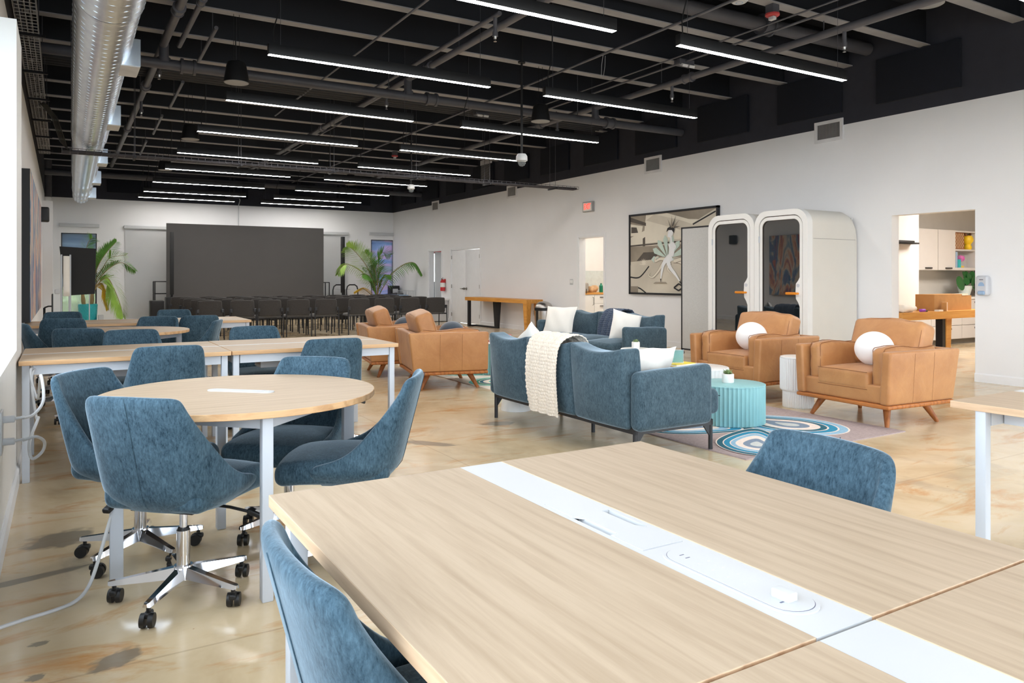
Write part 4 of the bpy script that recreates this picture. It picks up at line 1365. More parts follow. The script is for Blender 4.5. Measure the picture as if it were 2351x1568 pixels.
rug('ivory area rug with green and mint teardrops, beside the side-on tan armchairs', 4.05, 5.72, 7.25, 9.95, 'rug_ivory', green, 0,
    [(-.42, -.85, .42, .3, .4, A_), (.35, -.6, .42, .25, 2.2, B_), (-.35, .1, .46, .3, -.5, A_), (.4, .5, .4, .25, 1.4, B_), (-.3, .95, .38, .2, .3, A_)])

# ================================================================ FLUTED AND PEDESTAL TABLES
def drum(label, loc, r, h, m, n, name='fluted_table', group='fluted drum tables', top_m=None):
    t = thing(name, label, 'side table', loc, group=group)
    prof = [(r - .004, 0), (r, .004), (r, h - .006)]
    MB().lathe(prof, n * 6, caps=False, flute=(n, .010, 0)).build('fluted_body', m, t, smooth=60)
    MB().lathe([(0, h - .012), (r - .002, h - .012), (r + .001, h - .010), (r + .001, h - .002), (r - .002, h), (0, h)], n * 6, caps=False, flute=(n, .006, r - .01)).build('tabletop', top_m or m, t, smooth=50)
    return t
drum('turquoise fluted drum table with succulent, on the blue rug', (4.90, 4.56, .012), .292, .328, 'turquoise', 52)
drum('white fluted drum table with books, between the turquoise table and booth-side armchair', (5.13, 5.24, .012), .335, .385, 'gloss_white', 52)
drum('turquoise fluted drum table on the green rug behind the near leather armchair', (4.98, 8.42, .012), .40, .40, 'turquoise', 56, top_m='gloss_white')
t = thing('fluted_stool', 'white fluted stool with narrower foot between the two facing leather armchairs', 'side table', (6.075, 4.79, 0))
MB().lathe([(.140, 0), (.144, .004), (.144, .155)], 44 * 6, caps=False, flute=(44, .008, 0)).build('foot', 'gloss_white', t, smooth=60)
MB().lathe([(.140, .152), (.166, .168), (.168, .18), (.168, .468)], 50 * 6, caps=False, flute=(50, .008, .15)).build('fluted_body', 'gloss_white', t, smooth=60)
MB().lathe([(0, .465), (.160, .465), (.166, .472), (.164, .482), (.15, .486), (0, .486)], 48, caps=False).build('tabletop', 'gloss_white', t)
def mushroom(label, loc, h, rt, rb, rn):
    t = thing('pedestal_table', label, 'side table', loc, group='white pedestal tables')
    MB().lathe([(rb, 0), (rb, .006), (rn, h - .05), (rn, h - .02)], 40).build('pedestal', 'gloss_white', t)
    MB().lathe([(rn * .9, h - .055), (rt * .75, h - .04), (rt, h - .014), (rt, h - .004), (rt - .005, h), (0, h)], 48, caps=False).build('tabletop', 'gloss_white', t)
mushroom('white pedestal side table with small succulent, in front of the dark green-blue sofa arm', (5.14, 6.07, 0), .50, .158, .12, .075)
mushroom('white pedestal side table whose cone foot shows under the far end of the blue sofa', (3.66, 6.04, 0), .50, .18, .143, .09)

def succulent(label, loc, r, h):
    t = thing('potted_succulent', label, 'plant', loc, group='small potted succulents')
    MB().lathe([(r * .94, 0), (r, .006), (r, h - .004), (r - .004, h), (r - .010, h), (r - .012, h - .012), (0, h - .012)], 32).build('pot', 'ceramic_white', t)
    MB().lathe([(0, h - .012), (r - .013, h - .010)], 20, caps=False).build('soil', 'soil', t)
    lf = MB(); rr = random.Random(int(loc[0] * 100))
    for ring, (n, el, ln) in enumerate(((8, .35, .052), (7, .75, .05), (5, 1.15, .042))):
        for i in range(n):
            a = 2 * pi * i / n + ring * .4 + rr.uniform(-.1, .1)
            d = Vector((cos(a) * cos(el), sin(a) * cos(el), sin(el))); s = Vector((-sin(a), cos(a), 0)); u = d.cross(s)
            b = Vector((0, 0, h - .008)); l = ln * (r / .05) * rr.uniform(.85, 1.15)
            vs = []
            for (q, w_) in ((0, .30), (.35, 1), (.7, .85), (1, .02)):
                c = b + d * (l * q) + Vector((0, 0, l * .15 * q * q)); ww = l * .20 * w_
                vs += [c - s * ww, c + u * (-ww * .5), c + s * ww, c + u * (ww * .35)]
            fs = [(0, 1, 2, 3)]
            for j in range(3):
                for k in range(4):
                    fs.append((j * 4 + k, j * 4 + (k + 1) % 4, j * 4 + 4 + (k + 1) % 4, j * 4 + 4 + k))
            lf.add(vs, fs)
    lf.build('leaves', 'succulent_green', t, smooth=60)
succulent('small succulent in white pot on the turquoise table', (4.90, 4.58, .341), .05, .075)
succulent('small succulent in white pot on the white pedestal table', (5.13, 6.06, .501), .042, .07)

# books and card on the white drum table
tb = thing('book', 'purple-edged book at the bottom of the stack on the white drum table', 'book', (4.92, 5.20, .398), R(20), 'books on the white drum table')
MB().b2((-.15, -.11, 0), (.15, .11, .004)).b2((-.15, -.11, .024), (.15, .11, .028)).b2((-.15, .105, .004), (.15, .11, .024)).build('cover', 'book_purple', tb, smooth=None)
MB().b2((-.145, -.105, .004), (.145, .105, .024)).build('pages', 'book_cream', tb, smooth=None)
tb = thing('book', 'yellow book on top of the stack, under the teal card stand', 'book', (4.90, 5.19, .427), R(5), 'books on the white drum table')
MB().b2((-.13, -.10, 0), (.13, .10, .004)).b2((-.13, -.10, .020), (.13, .10, .024)).b2((-.13, .095, .004), (.13, .10, .020)).build('cover', 'book_yellow', tb, smooth=None)
MB().b2((-.125, -.095, .004), (.125, .095, .020)).build('pages', 'book_cream', tb, smooth=None)
t = thing('card_stand', 'clear acrylic stand holding a teal card on the yellow book', 'card stand', (4.86, 5.16, .452), R(-32))
MB().b2((-.062, -.012, 0), (.062, .012, .005)).b2((-.062, -.004, .0), (.062, -.002, .125)).b2((-.062, .002, 0), (.062, .004, .125)).build('holder', 'clear_plastic', t, smooth=None)
MB().b2((-.055, -.0015, .008), (.055, .0015, .118)).build('card', 'teal_card', t, smooth=None)
for i, (m, z, lb) in enumerate((('book_red', .413, 'red book at the bottom on the turquoise table behind the near leather armchair'), ('book_cream', .443, 'cream book in the middle of the stack on the far turquoise table'), ('book_red', .473, 'red book on top of the stack on the far turquoise table'))):
    tb = thing('book', lb, 'book', (4.84, 8.36, z), R(15 + 12 * i), 'books on the far turquoise table')
    MB().b2((-.13, -.10, 0), (.13, .10, .004)).b2((-.13, -.10, .024), (.13, .10, .028)).b2((-.13, .095, .004), (.13, .10, .024)).build('cover', m, tb, smooth=None)
    MB().b2((-.125, -.095, .004), (.125, .095, .024)).build('pages', 'label_white', tb, smooth=None)
# ================================================================ SEMINAR CHAIRS
def make_black_chair():
    t = thing('stacking_chair', '', 'chair')
    def bk(p):
        x = p.x / .235; z = p.z / .17
        s = 1 - .05 * max(0, z) ** 2
        return (p.x * s, p.y + .035 * (1 - x * x) * -1 + .03, p.z + .012 * (1 - x * x) * (z > 0))
    MB().rbox((0, -.225, .612), (.47, .045, .325), .05, k=3, n=6, fn=bk).build('backrest', 'black_fabric', t, smooth=180)
    def st(p):
        x = p.x / .23; y = p.y / .22
        return (p.x, p.y, p.z + .012 * max(0, 1 - x * x) * max(0, 1 - y * y) - .012 * max(0, y) ** 3)
    MB().rbox((0, .03, .437), (.47, .45, .055), .024, k=3, n=5, fn=st).build('seat', 'seat_grey', t, smooth=180)
    for sg in (-1, 1):
        x = sg * .258
        MB().tube([(x, -.275, 0), (x, -.262, .30), (x, -.25, .44), (x, -.245, .60)], .0125, 8).build('leg', 'black_metal', t)
        MB().tube([(x, .245, 0), (x, .235, .36), (x, .22, .405), (x, .18, .412), (x, -.245, .408)], .0125, 8).build('leg', 'black_metal', t)
        MB().rbox((sg * .232, -.258, .575), (.05, .018, .075), .006, k=2).build('back_bracket', 'black_metal', t)
    MB().tube([(-.258, -.2, .402), (.258, -.2, .402)], .009, 6).tube([(-.258, .18, .402), (.258, .18, .402)], .009, 6).build('crossbar', 'black_metal', t)
    return t
cx = [2.50, 3.10, 3.69, 4.27, 4.85, 5.58, 6.19, 6.82, 7.42]
rown = ['front row', 'second row', 'middle row', 'fourth row', 'last row by the big screen']
spots = []
rr = random.Random(5)
for r_ in range(5):
    for c_, x in enumerate(cx):
        end = 'at the window end' if c_ == 0 else ('at the double-door end' if c_ == 8 else ORD[c_] + ' from the window end')
        spots.append(((x + rr.uniform(-.03, .03), 16.05 + .92 * r_ + rr.uniform(-.03, .03), 0), R(rr.uniform(-4, 4)),
                      'black stacking chair in the %s, %s' % (rown[r_], end), 'black stacking chairs in seminar rows'))
copies(make_black_chair(), spots)

# ================================================================ BIG SCREEN AND THINGS ROUND IT
t = thing('led_wall', 'huge dark grey LED video wall standing before the back wall', 'screen', (4.585, 22.3, 0))
MB().b2((-2.155, -.03, .32), (2.155, .04, 2.715)).build('screen_face', 'led_screen', t, smooth=None)
MB().b2((-2.1, .04, .3), (2.1, .14, 2.68)).build('cabinet_back', 'led_frame', t, smooth=None)
for x in (-1.9, -.6, .7, 1.9):
    MB().b2((x - .03, -.1, 0), (x + .03, .6, .05)).b2((x - .03, .08, 0), (x + .03, .14, .4)).build('ground_support', 'led_frame', t, smooth=None)
MB().b2((-2.16, -.015, .02), (2.16, .02, .32)).build('skirt', 'led_frame', t, smooth=None)
def column_speaker(x, label):
    t = thing('slim_speaker', label, 'loudspeaker', (x, 21.75, 0), group='slim column speakers')
    MB().rbox((0, 0, 1.62), (.095, .12, 1.66), .008, k=1).build('column', 'speaker_black', t)
    MB().rbox((0, .05, .36), (.30, .36, .72), .02).build('subwoofer', 'speaker_black', t)
    MB().cyl((0, 0, .7), (0, 0, .82), .03, seg=10).build('pole', 'speaker_black', t)
column_speaker(2.50, 'slim black column speaker standing before the big screen, near the potted palm\'s side')
column_speaker(7.16, 'slim black column speaker beside the big screen, next to the far-corner palm')
t = thing('floor_speaker', 'black floor loudspeaker below the long white shade', 'loudspeaker', (2.06, 21.0, 0))
MB().rbox((0, 0, .33), (.33, .34, .66), .03).build('cabinet', 'rubber_black', t)
MB().rbox((0, -.172, .36), (.25, .012, .48), .005).build('grille', 'speaker_black', t)
MB().b2((-.05, -.182, .15), (.05, -.178, .162)).build('badge', 'label_white', t, smooth=None)
def cart(label, x0, x1, y, h, mid):
    t = thing('rack_trolley', label, 'trolley', ((x0 + x1) / 2, y, 0))
    w = (x1 - x0) / 2
    for x in (-w, w):
        for yy in (-.2, .2):
            MB().tube([(x, yy, 0), (x, yy, h)], .016, 6).build('upright', 'black_metal', t)
    for z in (h, mid, .15):
        MB().tube([(-w, -.2, z), (w, -.2, z), (w, .2, z), (-w, .2, z)], .014, 6, closed=True).build('rail', 'black_metal', t)
cart('black open steel rack behind the floor speaker', 2.17, 2.62, 22.75, 1.13, .80)
cart('black open steel rack behind the seminar rows at the screen edge', 6.35, 7.0, 22.75, 1.09, .62)
t = thing('platform_trolley', 'black bent-tube platform trolley by the column speaker near the palm', 'trolley', (7.5, 22.25, 0))
for x, lb in ((-.30, 0), (.12, 0)):
    MB().tube([(x - .18, 0, 0), (x - .18, 0, .86), (x - .15, 0, .97), (x - .08, 0, 1.02), (x + .08, 0, 1.02), (x + .15, 0, .97), (x + .18, 0, .86), (x + .18, 0, 0)], .02, 8).build('handle', 'black_metal', t)
MB().rbox((0, .2, .2), (.75, .34, .04), .01).build('platform', 'rubber_black', t)
t = thing('glass_table', 'small round glass table behind the platform trolley', 'table', (7.55, 22.95, 0))
MB().lathe([(0, .86), (.24, .86), (.24, .875), (0, .875)], 28).build('tabletop', 'clear_plastic', t)
MB().cyl((0, 0, 0), (0, 0, .86), .05, seg=12).build('stem', 'tile_pale', t)
# low white counter with sound gear in the far corner
t = thing('low_counter', 'long low white counter along the far right wall behind the seminar rows', 'counter', (9.0, 21.0, 0))
MB().b2((-.32, -1.9, .02), (.33, 1.9, .60)).build('body', 'office_grey', t, smooth=None)
MB().b2((-.36, -1.95, .60), (.34, 1.95, .64)).build('worktop', 'gloss_white', t, smooth=None)
t = thing('mixing_desk', 'black sound mixing desk on the corner counter', 'mixer', (8.85, 22.2, .641))
MB().prism([(-.3, 0), (.3, 0), (.3, .12), (-.3, .05)], -.3, .3, ax='Y').build('body', 'rubber_black', t, smooth=None)
t = thing('printer', 'small black and white office machine on the corner counter', 'printer', (9.12, 22.62, .641))
MB().rbox((0, 0, .17), (.3, .3, .34), .02).build('body', 'rubber_black', t)
MB().rbox((.0, -.15, .14), (.18, .02, .2), .01).build('front_panel', 'plastic_grey', t)
t = thing('letter_rack', 'white wire rack on the corner counter', 'rack', (9.05, 21.4, .641))
mb = MB()
for i in range(8): mb.tube([(-.15, -.35 + .1 * i, 0), (-.15, -.35 + .1 * i, .2), (.12, -.35 + .1 * i, .2), (.12, -.35 + .1 * i, 0)], .008, 5)
mb.build('wires', 'white_plastic', t)
t = thing('folded_cloth', 'folded light blue cloth lying at the palm\'s foot on the corner counter', 'cloth', (8.80, 21.35, .641))
MB().rbox((0, 0, .04), (.4, .5, .08), .035, k=3, n=3).build('folds', 'plastic_window', t)

# ================================================================ PALMS
def frond(path, width, nleaf, droop, m, seed, parent, name='frond', spread=1.0, roll=None):
    P = cat([tuple(p) for p in path], 8)
    n = len(P) - 1
    mb = MB().tube(P, [lerp(.016, .004, i / n) for i in range(n + 1)], 5, mi=1)
    rr = random.Random(seed)
    ro = R(rr.uniform(48, 78)) if droop < .3 else R(rr.uniform(20, 40))
    if seed % 2: ro = -ro
    nleaf = int(nleaf * 1.05)
    for i in range(nleaf):
        s = .22 + .78 * i / (nleaf - 1)
        f = s * n; k = min(n - 1, int(f)); c = P[k].lerp(P[k + 1], f - k)
        tdir = (P[min(n, k + 1)] - P[k]).normalized()
        side = tdir.cross(Vector((0, 0, 1)))
        if side.length < .1: side = tdir.cross(Vector((0, 1, 0)))
        side.normalize(); up = side.cross(tdir).normalized()
        ln = width * (sin(pi * min(1, .18 + .78 * s)) ** .7) * rr.uniform(.85, 1.1)
        for sg in (-1, 1):
            d = ((side * cos(ro) + up * sin(ro)) * sg * spread + tdir * (.35 + .55 * s) + Vector((0, 0, -.05))).normalized()
            w = .0125 + .005 * rr.random()
            vs = []
            for q, ww in ((0, .6), (.3, 1), (.65, .8), (1, .05)):
                p = c + d * (ln * q) + Vector((0, 0, -droop * ln * q * q))
                nn = d.cross(Vector((0, 0, 1)) + side * .4).normalized()
                vs += [p - nn * (w * ww), p + up * .003 * ww, p + nn * (w * ww)]
            fs = []
            for j in range(3):
                fs += [(j * 3, j * 3 + 1, j * 3 + 4, j * 3 + 3), (j * 3 + 1, j * 3 + 2, j * 3 + 5, j * 3 + 4)]
            mb.add(vs, fs, 0)
    return mb.build(name, [m, 'palm_stem'], parent, smooth=60, fixn=False)
# palm by the right-hand corner
t = thing('potted_palm', 'tall arching palm in yellow pot in the far corner by the colourful window', 'plant', (7.95, 21.0, 0))
MB().lathe([(.19, 0), (.20, .01), (.27, .46), (.28, .48), (.26, .48), (.25, .42), (0, .42)], 32).build('pot', 'palm_yellow', t)
MB().tube([(0, 0, .4), (.02, 0, .55), (.05, .0, .72)], [.05, .045, .03], 10).tube([(.03, .04, .4), (-.02, .05, .7)], [.04, .03], 8).build('stem', 'palm_stem', t)
fronds = [
    ([(0, 0, .6), (-.12, -.05, 1.1), (-.40, -.12, 1.62), (-.78, -.2, 2.02), (-1.0, -.25, 2.12)], .50, 46, .05, 'palm_bright', 1),
    ([(0, 0, .6), (-.15, 0, 1.0), (-.45, .05, 1.40), (-.85, .1, 1.62), (-1.05, .1, 1.52), (-1.15, .1, 1.34)], .26, 34, .55, 'palm_bright', 2),
    ([(0, 0, .6), (.20, -.05, 1.0), (.50, -.1, 1.42), (.85, -.18, 1.66), (1.10, -.25, 1.66), (1.28, -.3, 1.36)], .30, 36, .75, 'palm_green', 3),
    ([(0, 0, .6), (.05, .05, 1.3), (.08, .1, 1.75), (.22, .12, 1.98), (.46, .14, 1.92)], .40, 30, .1, 'palm_green', 4),
    ([(0, 0, .6), (-.05, .1, 1.2), (-.12, .18, 1.7), (-.30, .22, 2.0)], .40, 30, .1, 'palm_green', 5),
    ([(0, 0, .6), (-.15, -.08, .95), (-.32, -.2, 1.28), (-.55, -.3, 1.32)], .34, 26, .5, 'palm_green', 6),
    ([(0, 0, .6), (-.02, -.1, 1.0), (-.14, -.22, 1.42), (-.24, -.3, 1.6)], .40, 30, .2, 'palm_green', 7),
    ([(0, 0, .6), (.1, .1, 1.1), (.06, .2, 1.55), (-.1, .3, 1.7)], .38, 28, .2, 'palm_green', 8),
    ([(0, 0, .55), (-.25, -.05, .78), (-.5, -.1, .92), (-.72, -.12, .84)], .24, 22, .3, 'palm_yellow', 9),
    ([(0, 0, .6), (-.1, .0, 1.05), (-.22, .02, 1.4), (-.42, .0, 1.55)], .36, 30, .35, 'palm_green', 10),
    ([(0, 0, .6), (.06, -.05, 1.0), (.18, -.12, 1.28), (.34, -.2, 1.3)], .30, 22, .5, 'palm_green', 11)]
for a in fronds: frond(*a, t)
# palm in turquoise pot by the window
t = thing('potted_palm', 'palm with drooping fronds in a turquoise textured pot by the back window', 'plant', (.56, 21.75, 0))
pb = MB().lathe([(.18, 0), (.19, .01), (.215, .56), (.22, .575), (.20, .575), (.19, .52), (0, .52)], 40)
pot = pb.build('pot', 'turquoise_pot', t)
dm = MB()
for j in range(13):
    for i in range(22):
        w = 2 * pi * (i + .5 * (j % 2)) / 22; z = .04 + .041 * j; r_ = .188 + .0467 * z
        q = [(0, .022), (.024, 0), (0, -.022), (-.024, 0)]
        ct = [(r_ * cos(w + a / r_), r_ * sin(w + a / r_), z + b) for a, b in q]
        dm.add(ct + [((r_ + .008) * cos(w), (r_ + .008) * sin(w), z)], [(0, 1, 4), (1, 2, 4), (2, 3, 4), (3, 0, 4)])
dm.build('diamond_relief', 'turquoise_pot', pot, smooth=None)
MB().tube([(-.08, 0, .5), (-.10, 0, .66), (-.12, 0, .9)], [.04, .05, .03], 8).tube([(.08, 0, .5), (.09, 0, .68), (.10, 0, .9)], [.04, .05, .03], 8).build('stem', 'palm_stem', t)
fr2 = [
    ([(.1, 0, .8), (.14, 0, 1.2), (.22, -.05, 1.52), (.40, -.1, 1.86), (.62, -.15, 2.14)], .50, 40, .1, 'palm_green', 21),
    ([(.1, 0, .8), (.22, 0, 1.15), (.46, -.02, 1.46), (.76, -.05, 1.62), (1.06, -.05, 1.42)], .34, 34, .3, 'palm_green', 22),
    ([(.1, 0, .8), (.26, -.05, 1.12), (.44, -.08, 1.22), (.58, -.1, .95), (.72, -.12, .55), (.78, -.12, .25)], .46, 40, .4, 'palm_bright', 23),
    ([(-.1, 0, .8), (-.10, 0, 1.3), (-.06, .02, 1.75), (.0, .05, 2.1), (.1, .05, 2.25)], .40, 32, .1, 'palm_green', 24),
    ([(-.1, 0, .8), (-.22, 0, 1.3), (-.36, .05, 1.66), (-.50, .08, 1.80)], .36, 28, .3, 'palm_bright', 25),
    ([(.1, 0, .8), (.18, .02, 1.2), (.34, .04, 1.5), (.5, .05, 1.74), (.86, .05, 1.82)], .42, 34, .25, 'palm_bright', 26),
    ([(.1, 0, .8), (.20, .0, 1.02), (.34, .0, 1.05), (.40, .0, .75), (.44, 0, .45)], .24, 24, .5, 'palm_yellow', 27),
    ([(-.1, 0, .8), (0, .1, 1.25), (.08, .15, 1.6), (.1, .2, 1.95)], .36, 28, .2, 'palm_green', 28)]
for a in fr2: frond(*a, t)

# ================================================================ WINDOW-END CLUTTER
t = thing('presentation_board', 'large tilted black presentation board on a stand in front of the potted palm', 'board', (.30, 18.5, 0), R(-8))
bd = MB()
bd.add([(-.35, 0, 1.90), (.33, 0, 1.86), (.31, .0, .89), (-.25, 0, .855), (-.35, .03, 1.90), (.33, .03, 1.86), (.31, .03, .89), (-.25, .03, .855)], [(0, 1, 2, 3), (7, 6, 5, 4), (0, 3, 7, 4), (1, 5, 6, 2), (0, 4, 5, 1), (3, 2, 6, 7)])
bd.build('panel', 'speaker_black', t, smooth=None)
for x in (-.18, .2):
    MB().tube([(x, .06, 0), (x, .05, .95), (x, .045, 1.7)], .012, 6).build('leg', 'white_metal', t)
t = thing('flip_chart', 'white flip chart stand with curled paper pad beside the black presentation board', 'flip chart', (.02, 18.2, 0))
for x, y in ((-.03, 0), (.13, .1)):
    MB().tube([(x, y, 0), (x, y, 1.72)], .016, 8).build('leg', 'white_metal', t)
MB().grid(lambda u, v: (-.0 + .13 * u, .02 + .08 * u - .03 * sin(u * pi), .85 + .84 * v), 8, 6).build('paper_pad', 'pillow_white', t).modifiers.new('thick', 'SOLIDIFY').thickness = .01
MB().rbox((-.10, 0, .95), (.10, .09, .10), .02).build('tray', 'white_plastic', t)
t = thing('monitor_stand', 'thin black monitor on an upright stand against the window wall', 'monitor', (-.22, 12.9, 0))
MB().cyl((.0, 0, 0), (0, 0, .80), .016, seg=10).cyl((0, 0, 0), (0, 0, .02), .11, seg=20).build('stand', 'rubber_black', t)
MB().tube([(0, 0, .80), (.05, 0, .82), (.09, 0, .82)], .012, 6).build('arm', 'rubber_black', t)
MB().rbox((.10, 0, .82), (.018, .40, .36), .006, k=1).build('screen', 'rubber_black', t)
t = thing('wall_column', 'slim vertical column in the back corner, black above and pale below', 'column', (-.32, 22.6, 0))
MB().cyl((0, 0, 3.3), (0, 0, ZC), .10, seg=16).build('upper_casing', 'pipe_grey', t)
MB().cyl((0, 0, 0), (0, 0, 3.3), .09, seg=16).build('lower_casing', 'wall_white', t)
t = thing('white_box', 'small white box on the floor beside the turquoise pot', 'box', (.84, 21.6, 0))
MB().rbox((0, 0, .15), (.12, .2, .3), .01).build('body', 'white_plastic', t)

# painting on the window wall
t = thing('abstract_painting', 'large abstract painting with flowing orange, teal and purple streaks on the window wall', 'painting', (XL + .003, 11.9, 1.58))
MB().b2((0, -2.4, -.82), (.085, 2.4, .82)).build('canvas_side', 'speaker_black', t, smooth=None)
def art_mat():
    m, nt, b = base_mat('abstract_streaks')
    f = noise(nt, mapping(nt, (1, 1.1, .35)), 1.7, 5, .6, 1.6)
    c = ramp(nt, f, [(.28, C(40, 34, 84)), (.36, C(96, 70, 130)), (.42, C(206, 130, 96)), (.47, C(214, 200, 180)), (.53, C(40, 116, 160)), (.60, C(40, 90, 150)), (.68, C(200, 104, 80)), (.78, C(50, 40, 90))])
    f2 = noise(nt, mapping(nt, (1, 3.2, .25)), 3.0, 4, .6, .6)
    c = mix(nt, .18, c, ramp(nt, f2, [(.35, C(90, 56, 100)), (.5, C(232, 190, 140)), (.65, C(90, 160, 186))]))
    nt.links.new(c, b.inputs['Base Color']); setp(b, roughness=.6)
    MATS['abstract'] = m
art_mat()
MB().b2((.085, -2.395, -.815), (.09, 2.395, .815)).build('canvas', 'abstract', t, smooth=None)
t = thing('wall_speaker', 'small black loudspeaker on the window wall past the painting', 'loudspeaker', (XL + .11, 15.6, 2.35))
MB().rbox((0, 0, 0), (.16, .2, .26), .03).build('cabinet', 'rubber_black', t)
MB().b2((-.11, -.03, -.03), (-.07, .03, .03)).build('bracket', 'rubber_black', t, smooth=None)
# ================================================================ PHONE BOOTHS
def rrect(w, z0, z1, r, n=8):
    """rounded-rectangle outline in (y, z), ccw"""
    pts = []
    for (cy, cz, a0) in ((w - r, z1 - r, 0), (-w + r, z1 - r, pi / 2), (-w + min(r, .05), z0 + min(r, .05), pi), (w - min(r, .05), z0 + min(r, .05), 1.5 * pi)):
        rr_ = r if a0 < pi else min(r, .05)
        for i in range(n + 1):
            a = a0 + i / n * pi / 2
            pts.append((cy + rr_ * cos(a), cz + rr_ * sin(a)))
    return pts
def ring(mb, A, B, xa, xb, mi=0):
    """annulus between outlines A (outer) and B (inner), from xa (front) to xb"""
    n = len(A); o = len(mb.v)
    vs = [(xa, *p) for p in A] + [(xa, *p) for p in B] + [(xb, *p) for p in A] + [(xb, *p) for p in B]
    fs = []
    for i in range(n):
        j = (i + 1) % n
        fs += [(i, j, n + j, n + i), (2 * n + i, 3 * n + i, 3 * n + j, 2 * n + j), (i, 2 * n + i, 2 * n + j, j), (n + i, n + j, 3 * n + j, 3 * n + i)]
    mb.add(vs, fs, mi); return mb
def make_booth():
    t = thing('phone_booth', '', 'phone booth')
    W, H, D = .435, 2.15, 1.03        # half width in Y, height, depth in X; front face at x=0
    A = rrect(W, .02, H, .20); B = rrect(W - .075, .10, H - .075, .15)
    fr = ring(MB(), A, B, 0, .10)
    fr.build('front_frame', 'booth_white', t, smooth=45)
    # body shell behind the frame, with rounded top rear edge seen from the side
    sh = MB(); O = rrect(W - .004, .02, H - .004, .19)
    n = len(O)
    rings = [(.10, 1.0), (D - .16, 1.0), (D - .07, .985), (D - .02, .95), (D, .90)]
    vs = []
    for x, s in rings:
        for (y, z) in O:
            vs.append((x, y * (1 if s == 1 else 1), z if s == 1 else (z - .02) * s + .02 if z > H * .6 else z))
    fs = []
    for k in range(len(rings) - 1):
        for i in range(n):
            j = (i + 1) % n
            fs.append((k * n + i, k * n + j, (k + 1) * n + j, (k + 1) * n + i))
    fs.append(tuple(range((len(rings) - 1) * n, len(rings) * n)))
    sh.add(vs, fs)
    body = sh.build('shell', 'booth_side', t, smooth=45)
    MB().b2((.12, -W + .002, H - .40), (D - .03, -W + .006, H - .396)).b2((.12, W - .006, H - .40), (D - .03, W - .002, H - .396)).build('panel_joint', 'kick_grey', body, smooth=None)
    MB().b2((.18, -W + .03, .04), (D - .03, W - .03, .08)).b2((D - .08, -W + .03, .08), (D - .05, W - .03, H - .1)).build('interior', 'felt_grey', t, smooth=None)
    MB().rbox((D - .26, 0, .98), (.3, .7, .03), .01).build('shelf', 'oak_x', t)
    # gap, door frame, glass
    G = rrect(W - .088, .113, H - .088, .140); Dd = rrect(W - .086, .111, H - .086, .142); De = rrect(W - .128, .15, H - .132, .10)
    ring(MB(), B, G, .022, .05).build('door_gasket', 'booth_gap', t, smooth=45)
    door = ring(MB(), Dd, De, .008, .05).build('door', 'booth_white', t, smooth=45)
    Di = rrect(W - .134, .156, H - .138, .096)
    ring(MB(), De, Di, .014, .04).build('glass_seal', 'booth_gap', door, smooth=45)
    MB().prism(Di, .026, .032, ax='X').build('door_glass', 'booth_glass', door, smooth=45)
    esc = [(-W + .10, .86), (-W + .10, 1.24), (-W + .128, 1.24), (-W + .150, 1.20), (-W + .185, 1.16), (-W + .192, 1.06), (-W + .185, .96), (-W + .150, .91), (-W + .128, .86)]
    MB().prism(esc, .006, .045, ax='X').build('lock_plate', 'booth_white', door, smooth=45)
    MB().cyl((.002, -W + .150, 1.135), (.010, -W + .150, 1.135), .024, seg=20).build('lock_button', 'plastic_grey', door)
    hd_ = MB().cyl((.01, -W + .150, 1.03), (-.05, -W + .150, 1.03), .014, seg=12).cyl((-.045, -W + .150, 1.03), (-.045, -W + .30, 1.03), .017, seg=16)
    for i in range(6): hd_.cyl((-.045, -W + .165 + .02 * i, 1.03), (-.045, -W + .172 + .02 * i, 1.03), .0185, seg=16)
    hd_.build('door_handle', 'handle_orange', door)
    hg = MB()
    for z in (.4, 1.72): hg.b2((-.006, W - .088, z), (.006, W - .074, z + .09))
    hg.build('hinge', 'white_metal', door, smooth=None)
    MB().rbox((D / 2, 0, .012), (D - .1, 2 * W - .1, .024), .005, k=1).build('plinth', 'kick_grey', t)
    return t
copies(make_booth(), [((8.287, 6.825, 0), 0, 'white phone booth with rounded top whose grey side is visible, beside the office doorway', 'white phone booths'),
                      ((8.287, 7.70, 0), 0, 'white phone booth next to the grey felt divider', 'white phone booths')])

# felt divider
t = thing('felt_divider', 'tall rolling grey felt divider with black frame beside the phone booth', 'room divider', (8.67, 8.66, 0))
MB().b2((-.016, -.42, .09), (.016, .42, 2.03)).build('felt_panel', 'felt_grey', t, smooth=None)
mb = MB()
mb.b2((-.02, .405, .07), (.02, .43, 2.05)).b2((-.02, -.43, .07), (.02, -.405, 2.05)).b2((-.02, -.43, 2.03), (.02, .43, 2.055)).b2((-.02, -.43, .07), (.02, .43, .095))
mb.build('frame', 'black_metal', t, smooth=None)
for y in (-.40, .41):
    MB().cyl((-.012, y, .026), (.012, y, .026), .026, seg=16).cyl((0, y, .05), (0, y, .075), .02, seg=8).build('caster', 'caster_black', t)

